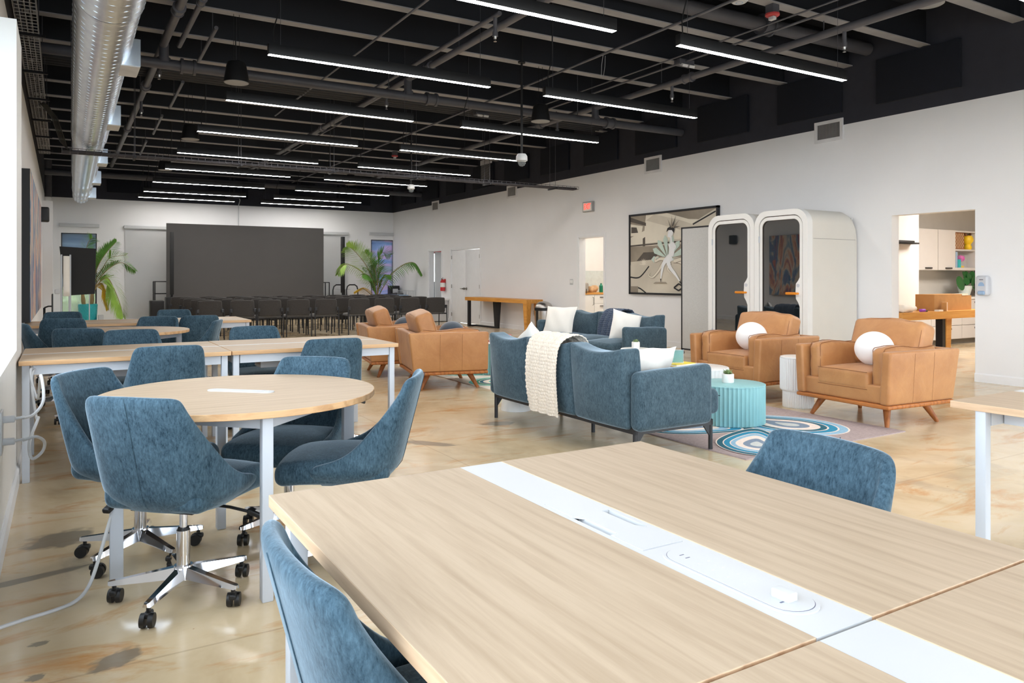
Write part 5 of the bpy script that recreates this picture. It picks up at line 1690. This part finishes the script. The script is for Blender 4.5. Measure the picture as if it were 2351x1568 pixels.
# ================================================================ FRAMED ARTWORK (generic monochrome desert fantasy)
plain('ink_black', (26, 27, 32), .6); plain('ink_dark', (88, 82, 76), .8, var=.25, scale=2.5); plain('ink_mid', (150, 140, 126), .8, var=.2, scale=2)
plain('ink_light', (206, 198, 182), .8, var=.12, scale=1.5); plain('ink_pale', (226, 219, 203), .8, var=.06, scale=2); plain('ink_white', (236, 238, 240), .8, var=.03)
plain('ink_mint', (196, 214, 204), .8, var=.06)
t = thing('framed_artwork', 'large black-framed monochrome drawing of a pale seated figure, beside the felt divider', 'framed art', (XR - .06, 10.045, 1.68))
AW, AH = 1.135, .755
mb = MB(); f = .035
mb.b2((0, -AW, -AH), (.058, -AW + f, AH)).b2((0, AW - f, -AH), (.058, AW, AH)).b2((0, -AW, AH - f), (.058, AW, AH)).b2((0, -AW, -AH), (.058, AW, -AH + f))
mb.build('frame', 'ink_black', t, smooth=None)
mats = ['ink_light', 'ink_pale', 'ink_mid', 'ink_dark', 'ink_black', 'ink_white', 'ink_mint']
ab = MB().b2((.02, -AW + f, -AH + f), (.04, AW - f, AH - f), 0)
lay = [0]
# art coordinates: u to the viewer's right (0..1), v up (0..1); the viewer faces +X so right is -Y
def AP(u, v): return (AW - f - u * 2 * (AW - f), -AH + f + v * 2 * (AH - f))
def apoly(pts, mi):
    lay[0] += 1
    x = .02 - .0003 * lay[0]
    P_ = [AP(*p) for p in pts]
    ab.add([(x, *p) for p in P_], [tuple(range(len(P_)))], mi)
def astroke(pts, w, mi, taper=True):
    P_ = [Vector((p[0], p[1] * .66)) for p in pts]
    C_ = []
    for i in range(len(P_) - 1):
        a, b, c_, d_ = P_[max(i - 1, 0)], P_[i], P_[i + 1], P_[min(i + 2, len(P_) - 1)]
        for k in range(6):
            s = k / 6
            C_.append(.5 * ((2 * b) + (c_ - a) * s + (2 * a - 5 * b + 4 * c_ - d_) * s * s + (3 * b - a - 3 * c_ + d_) * s ** 3))
    C_.append(P_[-1])
    Lf, Rt = [], []
    n = len(C_) - 1
    for i, p in enumerate(C_):
        tt = (C_[min(i + 1, n)] - C_[max(i - 1, 0)]).normalized()
        nn = Vector((-tt.y, tt.x)); ww = w * (lerp(1, .15, i / n) if taper else 1)
        Lf.append(p + nn * ww); Rt.append(p - nn * ww)
    for i in range(n):
        apoly_q = [Lf[i], Lf[i + 1], Rt[i + 1], Rt[i]]
        x = .02 - .0003 * (lay[0] + 1)
        P2 = [AP(q.x, q.y / .66) for q in apoly_q]
        ab.add([(x, *p) for p in P2], [(0, 1, 2, 3)], mi)
    lay[0] += 1
apoly([(0, .62), (1, .70), (1, 1), (0, 1)], 1)
apoly([(.2, .93), (.55, .80), (1, .62), (1, .72), (.6, .90), (.3, 1)], 0)
apoly([(.45, 1), (.7, .9), (1, .86), (1, 1)], 2)
apoly([(0, 0), (1, 0), (1, .60), (0, .60)], 0)
apoly([(0, .40), (.5, .44), (1, .46), (1, .60), (0, .60)], 2)
apoly([(0, .62), (1, .66), (1, .645), (0, .60)], 3)
apoly([(0, .72), (.18, .80), (.20, 1), (0, 1)], 2)
apoly([(0, .93), (.20, .86), (.20, .90), (0, .99)], 3)
apoly([(0, .74), (.14, .74), (.16, .86), (0, .90)], 1)
apoly([(.01, .78), (.10, .78), (.08, .85), (.01, .86)], 3)
apoly([(.16, .60), (.19, .60), (.19, .72), (.16, .70)], 3)
apoly([(.08, .41), (.34, .43), (.34, .52), (.17, .52)], 3)
apoly([(.74, .84), (1, 1), (1, .72), (.80, .78)], 0)
astroke([(.75, .83), (.99, .96)], .006, 4, False)
apoly([(0, .20), (.13, .20), (.24, .33), (.24, .36), (.10, .36), (0, .36)], 0)
for pp in ([(0, .20), (.12, .20), (.24, .34)], [(0, .06), (.11, .06), (.22, -.02)]):
    astroke(pp, .006, 4, False)
astroke([(0, .035), (.10, .035)], .03, 2, False)
for k in range(9):      # spiky plant
    a = pi * (k + .5) / 9
    apoly([(.17 + .012 * cos(a + 1.57), .355 + .012), (.17 + .062 * cos(a), .355 + .09 * sin(a)), (.17 - .012 * cos(a + 1.57), .355)], 1)
# mint fan behind the figure
for k in range(8):
    a = R(-8 + 27 * k)
    c0 = (.47, .43)
    apoly([c0, (c0[0] + .17 * cos(a - .16), c0[1] + .25 * sin(a - .16)), (c0[0] + .20 * cos(a), c0[1] + .30 * sin(a)), (c0[0] + .17 * cos(a + .16), c0[1] + .25 * sin(a + .16))], 6)
# curling limbs under the seat
for pts in ([(.50, .40), (.42, .38), (.36, .28), (.29, .20), (.24, .22), (.26, .27)], [(.46, .42), (.38, .43), (.32, .40), (.33, .45), (.36, .46)],
            [(.54, .40), (.62, .38), (.70, .30), (.66, .22), (.62, .26)], [(.56, .40), (.66, .42), (.74, .36), (.80, .26), (.76, .20)], [(.50, .38), (.47, .30), (.52, .24)]):
    astroke(pts, .020, 2); astroke(pts, .014, 1)
# figure
astroke([(.505, .62), (.52, .54), (.51, .46)], .030, 5, False)
astroke([(.51, .46), (.46, .42), (.42, .36), (.40, .26), (.39, .18)], .030, 5)
astroke([(.52, .45), (.48, .40), (.50, .32), (.57, .22), (.61, .15)], .030, 5)
astroke([(.53, .62), (.56, .57), (.53, .53), (.49, .54)], .013, 5)
astroke([(.515, .62), (.51, .70)], .010, 5, False)
apoly([(.47, .70), (.475, .77), (.51, .80), (.54, .77), (.53, .72), (.50, .69)], 5)
apoly([(.455, .76), (.47, .81), (.51, .83), (.55, .80), (.545, .74), (.52, .78), (.48, .785)], 4)
for k, (x, y) in enumerate(((.47, .93), (.52, .97), (.57, .96), (.61, .90), (.62, .82), (.44, .88))):
    apoly([(.50 + .008 * k, .82), (x, y), (.515 + .008 * k, .805)], 2 if k % 2 else 3)
astroke([(.61, .15), (.64, .10)], .007, 4); astroke([(.39, .18), (.39, .13)], .007, 4)
ab_d = [(.545, .07), (.60, .12), (.655, .08), (.60, .035)]
for i in range(4): astroke([ab_d[i], ab_d[(i + 1) % 4]], .006, 4, False)
apoly([(.33, .14), (.45, .14), (.47, .12), (.30, .12)], 2)
ab.build('drawing', mats, t, smooth=None, fixn=False)

# ================================================================ WALL FITTINGS ON THE RIGHT WALL
t = thing('exit_sign', 'small lit red EXIT sign on the right wall between door and artwork', 'exit sign', (XR, 12.50, 2.70))
MB().rbox((-.03, 0, 0), (.06, .33, .21), .006).build('housing', 'grey_frame', t)
MB().b2((-.0615, -.145, -.085), (-.060, .145, .085)).build('face', 'label_white', t, smooth=None)
cu = bpy.data.curves.new('lettering', 'FONT'); cu.body = 'EXIT'; cu.size = .15; cu.align_x = 'CENTER'; cu.align_y = 'CENTER'; cu.extrude = .001
cu.offset = .003; cu.space_character = .92
cu.materials.append(MATS['exit_red'])
fo = bpy.data.objects.new('lettering', cu); col.objects.link(fo); fo.parent = t
fo.location = (-.063, 0, .0); fo.rotation_euler = (R(90), 0, R(-90)); fo.scale = (.82, 1.1, 1)
bpy.context.view_layer.update()
tm = bpy.data.meshes.new_from_object(fo.evaluated_get(bpy.context.evaluated_depsgraph_get()))
tx = bpy.data.objects.new('exit_lettering', tm); col.objects.link(tx); tx.parent = t
tx.location = fo.location; tx.rotation_euler = fo.rotation_euler; tx.scale = fo.scale
bpy.data.objects.remove(fo)
t = thing('light_switch', 'white light switch plate beside the kitchen doorway', 'light switch', (XR, 13.14, 1.15))
MB().rbox((-.003, 0, 0), (.006, .115, .12), .002, k=1).build('plate', 'white_plastic', t)
for y in (-.025, .025): MB().rbox((-.007, y, 0), (.006, .033, .065), .002, k=1).build('rocker', 'gloss_white', t)
t = thing('fire_extinguisher', 'red fire extinguisher hanging beside the double doors', 'fire extinguisher', (XR - .085, 19.30, .86))
MB().lathe([(0, 0), (.06, 0), (.07, .012), (.07, .26), (.055, .30), (.025, .32), (.025, .335), (0, .335)], 24).build('cylinder', 'red_paint', t)
MB().lathe([(.071, .11), (.0715, .115), (.0715, .23), (.071, .235)], 24, caps=False).build('label_band', 'label_white', t)
MB().cyl((0, 0, .33), (0, 0, .375), .018, seg=10).tube([(0, 0, .37), (-.03, -.04, .385), (-.03, -.10, .365)], .008, 6).tube([(0, 0, .355), (-.03, -.04, .345), (-.03, -.09, .33)], .007, 6).build('valve', 'brushed_steel', t)
MB().tube([(0, .02, .36), (0, .07, .35), (0, .085, .28), (0, .08, .16)], .010, 6).build('hose', 'rubber_black', t)
MB().b2((.05, -.02, .22), (.085, .02, .34)).build('wall_hook', 'red_paint', t, smooth=None)
t = thing('soap_dispenser', 'grey-white soap dispenser on the wall beside the office doorway', 'soap dispenser', (XR, 4.745, 1.145))
MB().rbox((-.045, 0, 0), (.09, .135, .235), .028, k=4).build('body', 'plastic_grey', t)
MB().prism([(-.035, -.005), (.035, -.005), (.03, .02), (.012, .04), (-.012, .04), (-.03, .02)], -.0925, -.088, ax='X').build('level_window', 'plastic_window', t)
MB().rbox((-.075, .0, -.085), (.06, .085, .05), .02, k=3).build('push_bar', 'plastic_window', t)
MB().b2((-.0915, -.022, .066), (-.0895, .022, .073)).build('maker_mark', 'ink_black', t, smooth=None)
t = thing('wall_socket', 'white wall socket low behind the wooden console table', 'socket', (XR, 14.62, .42))
MB().rbox((-.003, 0, 0), (.006, .07, .115), .002, k=1).build('plate', 'white_plastic', t)

# ================================================================ CONSOLE TABLE AND BIN
t = thing('console_table', 'long honey-wood console table with black steel frame end along the right wall', 'table', (0, 0, 0))
MB().b2((8.86, 14.18, .66), (9.30, 17.15, .745)).build('tabletop', 'honey_wood', t, smooth=None)
lg = MB(); lg.box((8.93, 14.26, .33), (.13, .15, .66), taper=.62); lg.build('leg', 'honey_wood', t, smooth=None)
lg = MB(); lg.box((9.22, 14.26, .33), (.13, .15, .66), taper=.62); lg.build('leg', 'honey_wood', t, smooth=None)
MB().b2((8.88, 16.98, 0), (8.95, 17.05, .66)).build('leg', 'black_metal', t, smooth=None)
lg = MB(); lg.box((9.12, 15.95, .33), (.10, .24, .66), taper=.6); lg.build('leg', 'black_metal', t, smooth=None)
MB().b2((9.08, 15.95, 0), (9.14, 17.0, .04)).b2((8.90, 16.98, 0), (9.14, 17.05, .04)).build('foot_bar', 'black_metal', t, smooth=None)
t = thing('waste_bin', 'stainless steel waste bin with domed lid at the end of the console table', 'bin', (9.09, 13.83, 0))
MB().lathe([(.185, 0), (.19, .01), (.19, .52), (0, .52)], 40).build('body', 'brushed_steel', t)
MB().lathe([(.197, .515), (.202, .52), (.202, .575), (.195, .58)], 40, caps=False).b2((-.09, .17, .06), (-.05, .205, .53)).b2((-.2, -.05, .06), (-.185, -.01, .53)).build('rim', 'rubber_black', t)
MB().lathe([(.193, .575), (.190, .61), (.165, .66), (.11, .70), (.05, .715), (0, .718)], 40, caps=False).build('lid', 'brushed_steel', t)

# ================================================================ OFFICE BEHIND THE DOORWAY
wo = MB()
wo.b2((9.51, 7.0, 0), (11.8, 7.12, 2.9)).b2((11.7, 7.12, 0), (11.8, 8.3, 2.9)); struct(wo.build('wall_office_near', 'wall_white', smooth=None))
struct(MB().b2((9.5, 8.3, 0), (16.8, 8.42, 2.9)).b2((16.6, 1.5, 0), (16.75, 8.3, 2.9)).b2((9.5, 1.4, 0), (16.8, 1.5, 2.9)).build('wall_office', 'office_wall_grey', smooth=None))
struct(MB().b2((9.5, 1.4, 2.9), (16.8, 8.42, 3.0)).build('ceiling_office', 'wall_white', smooth=None))
t = thing('office_fill_panel', 'unseen glowing ceiling panel added to light the office behind the doorway', 'ceiling light', (13.0, 5.4, 2.86))  # added glowing panel, out of view, brightens the office
MB().b2((-1.2, -.6, 0), (1.2, .6, .01)).build('diffuser', 'room_fill_glow', t, smooth=None)
MB().b2((-1.23, -.63, .01), (1.23, .63, .04)).build('frame', 'white_metal', t, smooth=None)
t = thing('wall_shelf', 'black floating shelf on the office\'s near white wall', 'shelf', (11.3, 7.0, 1.765))
MB().b2((-.9, -.14, 0), (.28, -.005, .025)).b2((-.9, -.16, .015), (.12, -.14, .05)).build('board', 'rubber_black', t, smooth=None)
t = thing('hanging_cabinet', 'pale grey office wall cabinet with open shelf in the middle', 'cabinet', (0, 8.3, 0))
z0, z1 = 1.38, 2.14
MB().b2((13.3, -.33, z0), (14.62, -.001, z1)).b2((15.40, -.33, z0), (16.55, -.001, z1)).b2((14.62, -.33, z0), (15.40, -.001, z0 + .05)).b2((14.62, -.33, z1 - .03), (15.40, -.001, z1)).b2((14.62, -.02, z0), (15.40, -.001, z1)).b2((14.60, -.335, z0), (14.63, -.02, z1)).b2((15.37, -.335, z0), (15.42, -.02, z1)).build('carcass', 'office_grey', t, smooth=None)
MB().b2((14.62, -.32, 1.755), (15.38, -.02, 1.785)).build('shelf_board', 'office_grey', t, smooth=None)
for x0_, x1_, hx in ((13.3, 14.01, 13.7), (14.02, 14.60, 14.36), (15.43, 16.1, 15.72)):
    dr = MB().b2((x0_ + .003, -.35, z0 + .002), (x1_ - .003, -.33, z1 - .002)).build('door', 'office_grey', t, smooth=None)
    MB().b2((hx - .1, -.375, z0 + .025), (hx + .1, -.35, z0 + .05)).build('handle', 'handle_dark', dr, smooth=None)
t = thing('drawer_cabinet', 'pale grey office base cabinet with drawers and white counter', 'cabinet', (0, 8.3, 0))
MB().b2((11.82, -.56, .10), (16.55, -.001, .84)).build('carcass', 'office_grey', t, smooth=None)
MB().b2((11.82, -.60, .84), (16.58, -.001, .87)).build('worktop', 'gloss_white', t, smooth=None)
MB().b2((11.82, -.5, 0), (16.55, -.001, .10)).build('plinth', 'kick_grey', t, smooth=None)
for x0_, x1_ in ((12.4, 13.4), (13.4, 14.4), (14.4, 15.5), (15.5, 16.5)):
    for a, b in ((.11, .35), (.36, .59), (.60, .83)):
        dr = MB().b2((x0_ + .004, -.58, a), (x1_ - .004, -.56, b)).build('drawer', 'office_grey', t, smooth=None)
        MB().b2(((x0_ + x1_) / 2 - .12, -.605, b - .07), ((x0_ + x1_) / 2 + .12, -.58, b - .04)).build('handle', 'handle_dark', dr, smooth=None)
t = thing('chess_set', 'folding wooden chess board standing on the open cabinet shelf', 'chess board', (14.85, 8.05, 1.786))
MB().b2((-.19, -.03, 0), (.19, .05, .33)).build('case', 'leg_wood', t, smooth=None)
sq = MB()
for i in range(8):
    for j in range(8):
        if (i + j) % 2 == 0: sq.b2((-.13 + .038 * i, -.033, .02 + .036 * j), (-.13 + .038 * (i + 1), -.029, .02 + .036 * (j + 1)))
sq.build('light_squares', 'oak_x', t, smooth=None)
t = thing('vinyl_figurine', 'small yellow figurine with brown horns on the open cabinet shelf', 'figurine', (15.22, 8.05, 1.786))
MB().lathe([(0, 0), (.06, 0), (.075, .04), (.055, .10), (.06, .11), (.095, .16), (.10, .21), (.075, .265), (0, .285)], 20).build('body', 'yellow_toy', t)
for s in (-1, 1):
    MB().tube([(s * .05, 0, .26), (s * .09, 0, .31), (s * .085, 0, .36)], [.022, .02, .012], 8).build('horn', 'brown_toy', t)
t = thing('pink_ornament', 'pink fluffy ornament in a clear box on the lower open shelf', 'ornament', (15.06, 8.1, 1.43))
MB().rbox((0, 0, .13), (.22, .12, .26), .01, k=1).build('case', 'clear_plastic', t)
MB().lathe([(0, .12), (.05, .13), (.075, .18), (.055, .23), (0, .25)], 14).build('fluff', 'pink_fluff', t)
MB().rbox((-.02, 0, .02), (.12, .1, .04), .01).build('base', 'yellow_toy', t)
t = thing('teal_box', 'small teal and white carton on the lower open shelf', 'box', (14.84, 8.03, 1.43))
MB().b2((-.05, -.03, 0), (.05, .03, .16)).build('carton', 'turquoise_pot', t, smooth=None)
t = thing('binder', 'pale binder standing against the side of the lower open shelf', 'binder', (14.665, 8.08, 1.43))
MB().b2((-.03, -.12, 0), (.03, .10, .30)).build('cover', 'plastic_window', t, smooth=None)
# round-leaved plant on the office counter
t = thing('leafy_plant', 'round-leaved green plant in pale ribbed pot on the office counter', 'plant', (15.02, 8.0, .871))
MB().lathe([(.07, 0), (.085, .02), (.125, .17), (.125, .21), (.11, .21), (.10, .18), (0, .18)], 24).build('pot', 'tile_pale', t)
rr = random.Random(11)
for i, (x, y, z, r_) in enumerate(((-.24, -.05, .26, .13), (-.02, 0, .38, .09), (.10, -.04, .36, .09), (.06, .0, .42, .07), (.28, -.04, .32, .08), (.27, .0, .42, .07), (-.05, -.06, .30, .07), (.14, -.08, .28, .09), (.22, -.05, .17, .06), (-.03, .0, .43, .06))):
    lf = MB(); c = Vector((x, y, z)); n_ = Vector((rr.uniform(-.4, .4), -1, rr.uniform(-.1, .5))).normalized()
    a = n_.cross(Vector((0, 0, 1))).normalized(); b_ = n_.cross(a)
    vs = [c + n_ * .012] + [c + (a * cos(2 * pi * q / 14) + b_ * sin(2 * pi * q / 14) * 1.1) * r_ for q in range(14)]
    lf.add(vs, [(0, 1 + q, 1 + (q + 1) % 14) for q in range(14)])
    lf.tube([(0, 0, .18), (x * .5, y * .5, .18 + (z - .18) * .75), (x, y, z)], .006, 5)
    lo_ = lf.build('leaf', 'leaf_green', t, smooth=60, fixn=False)
t = thing('office_monitor', 'black monitors standing at the end of the office counter', 'monitor', (15.72, 7.95, .871))
MB().rbox((0, 0, .30), (.03, .42, .50), .01, rot=Matrix.Rotation(.5, 3, 'Z')).build('screen', 'rubber_black', t)
MB().cyl((0, 0, 0), (0, 0, .1), .03, seg=12).cyl((0, 0, 0), (0, 0, .012), .12, seg=20).build('stand', 'rubber_black', t)
# wooden table in the office
t = thing('office_table', 'honey-wood office table with black and wood legs seen through the doorway', 'table', (0, 0, 0))
MB().b2((9.75, 6.0, .655), (12.0, 6.85, .76)).build('tabletop', 'honey_wood_x', t, smooth=None)
lg = MB(); lg.box((10.95, 6.12, .33), (.14, .14, .66), taper=.8); lg.build('leg', 'honey_wood_x', t, smooth=None)
for lx, ly in ((10.80, 6.06), (9.85, 6.06), (10.8, 6.7), (9.85, 6.7)):
    MB().b2((lx, ly, 0), (lx + .07, ly + .1, .655)).build('leg', 'black_metal', t, smooth=None)
t = thing('cardboard_box', 'long brown cardboard box on the office table', 'box', (11.17, 6.26, .761))
MB().b2((-.47, -.14, 0), (.39, .14, .235)).build('carton', 'cardboard', t, smooth=None)
MB().b2((.39, -.14, 0), (.50, .14, .215)).build('end_flap', 'cardboard', t, smooth=None)
MB().b2((.24, -.145, .215), (.40, .0, .240)).build('tape', 'book_cream', t, smooth=None)
t = thing('small_carton', 'small white and brown carton in front of the long cardboard box', 'box', (10.85, 6.06, .761), R(20))
MB().b2((-.045, -.03, 0), (.02, .03, .125)).build('carton', 'cardboard', t, smooth=None)
MB().b2((.02, -.03, 0), (.05, .03, .125)).build('label_side', 'label_white', t, smooth=None)
t = thing('paper_bag', 'crumpled white paper bag on the office table by the door jamb', 'bag', (10.02, 6.2, .761))
MB().rbox((0, 0, .05), (.34, .3, .10), .045, k=3, n=4, fn=lambda p: (p.x, p.y, p.z * (1 - .5 * max(0, p.x / .17)) + .01 * sin(p.x * 60 + p.y * 40))).build('bag_body', 'pillow_white', t)
t = thing('tape_dispenser', 'small blue and white tape dispenser on the office table', 'tape dispenser', (10.32, 6.07, .761))
MB().rbox((0, 0, .02), (.1, .05, .04), .012).build('body', 'book_purple', t)
MB().rbox((.07, 0, .01), (.08, .03, .02), .006).build('arm', 'rubber_black', t)
t = thing('white_cards', 'small stack of white cards on the office table', 'cards', (10.68, 6.045, .761))
MB().b2((-.06, -.03, 0), (.06, .03, .022)).build('stack', 'label_white', t, smooth=None)

# ================================================================ KITCHENETTE BEHIND THE SECOND DOORWAY
struct(MB().b2((9.5, 14.2, 0), (12.5, 14.3, 2.9)).b2((12.4, 10.6, 0), (12.5, 14.2, 2.9)).b2((9.5, 10.5, 0), (12.5, 10.6, 2.9)).build('wall_kitchen', 'gloss_white', smooth=None))
struct(MB().b2((9.5, 10.5, 2.9), (12.5, 14.3, 3.0)).build('ceiling_kitchen', 'wall_white', smooth=None))
t = thing('kitchen_fill_panel', 'unseen glowing ceiling panel added to light the kitchenette', 'ceiling light', (10.6, 12.6, 2.86))  # glowing panel added out of sight to brighten the kitchenette
MB().b2((-.6, -.3, 0), (.6, .3, .01)).build('diffuser', 'room_fill_glow', t, smooth=None)
MB().b2((-.63, -.33, .01), (.63, .33, .04)).build('frame', 'white_metal', t, smooth=None)
t = thing('kitchen_cabinet', 'white kitchenette base cabinets under a wooden counter', 'cabinet', (0, 13.6, 0))
MB().b2((9.52, .0, .08), (12.3, .59, .86)).build('carcass', 'gloss_white', t, smooth=None)
MB().b2((9.52, -.03, .86), (12.3, .595, .90)).build('worktop', 'honey_wood_x', t, smooth=None)
for x0_, x1_ in ((9.55, 10.03), (10.04, 10.29)):
    dr = MB().b2((x0_, -.018, .09), (x1_, 0, .85)).build('door', 'gloss_white', t, smooth=None)
    MB().tube([(x1_ - .04, -.018, .62), (x1_ - .04, -.05, .63), (x1_ - .04, -.05, .79), (x1_ - .04, -.018, .80)], .006, 5).build('handle', 'handle_dark', dr)
for a, b in ((.09, .45), (.46, .65), (.66, .85)):
    dr = MB().b2((10.30, -.018, a), (10.8, 0, b)).build('drawer', 'gloss_white', t, smooth=None)
    MB().b2((10.45, -.04, b - .06), (10.62, -.018, b - .045)).build('handle', 'handle_dark', dr, smooth=None)
struct(MB().b2((9.52, 14.19, .90), (12.3, 14.2, 1.40)).build('trim_tile_splashback', 'tile_pale', smooth=None))
t = thing('bread_bin', 'stainless steel bread bin on the kitchenette counter', 'bread bin', (10.08, 13.85, .901))
MB().rbox((0, 0, .11), (.34, .28, .22), .04).build('body', 'brushed_steel', t)
t = thing('bread_bag', 'tan paper bag of bread on the kitchenette counter', 'bag', (10.42, 13.82, .901))
MB().rbox((0, 0, .075), (.22, .2, .15), .06, k=3, n=4, fn=lambda p: (p.x + .02 * sin(p.z * 30), p.y, p.z + .015 * sin(p.x * 40))).build('bag_body', 'tan_bag', t)
t = thing('green_bottle', 'green and white bottle on the kitchenette counter', 'bottle', (10.62, 13.76, .901))
MB().lathe([(0, 0), (.04, 0), (.042, .01), (.042, .15), (.02, .18), (.02, .21), (0, .21)], 18).build('body', 'green_bottle', t)

# ================================================================ FAR ROOM BEHIND THE THIRD DOORWAY
fw = MB().b2((9.5, 23.3, 0), (12.5, 23.4, .5)).b2((9.5, 23.3, 2.3), (12.5, 23.4, 2.9)).b2((9.5, 23.3, .5), (10.0, 23.4, 2.3)).b2((12.3, 23.3, .5), (12.5, 23.4, 2.3))
fw.b2((12.4, 18.0, 0), (12.5, 23.3, 2.9)).b2((9.5, 18.0, 0), (12.5, 18.1, 2.9))
struct(fw.build('wall_far_room', 'wall_white', smooth=None))
struct(MB().b2((9.5, 18.0, 2.9), (12.5, 23.4, 3.0)).build('ceiling_far_room', 'wall_white', smooth=None))
w4 = struct(bpy.data.objects.new('window_4', None)); col.objects.link(w4); w4.location = (11.15, 23.3, 0)
MB().b2((-1.15, 0, .5), (-1.1, .06, 2.3)).b2((1.1, 0, .5), (1.15, .06, 2.3)).b2((-1.15, 0, 2.22), (1.15, .06, 2.3)).b2((-1.15, 0, 1.05), (1.15, .06, 1.10)).build('window_frame', 'ink_black', w4, smooth=None)
MB().b2((-1.1, -.03, 2.05), (1.1, -.02, 2.25)).build('valance', 'book_red', w4, smooth=None)
t = thing('office_chair', 'dark blue mesh office chair inside the far room', 'chair', (10.36, 21.8, 0))
MB().rbox((0, .2, .82), (.42, .05, .5), .02, n=3).build('backrest', 'mauve_chair', t)
MB().rbox((0, -.02, .48), (.46, .46, .07), .025).build('seat', 'mauve_chair', t)
MB().cyl((0, 0, .06), (0, 0, .45), .025, seg=10).build('column', 'rubber_black', t)
for i in range(5):
    w = 2 * pi * i / 5
    MB().tube([(0, 0, .08), (.28 * cos(w), .28 * sin(w), .05), (.28 * cos(w), .28 * sin(w), 0)], .02, 6).build('leg', 'rubber_black', t)
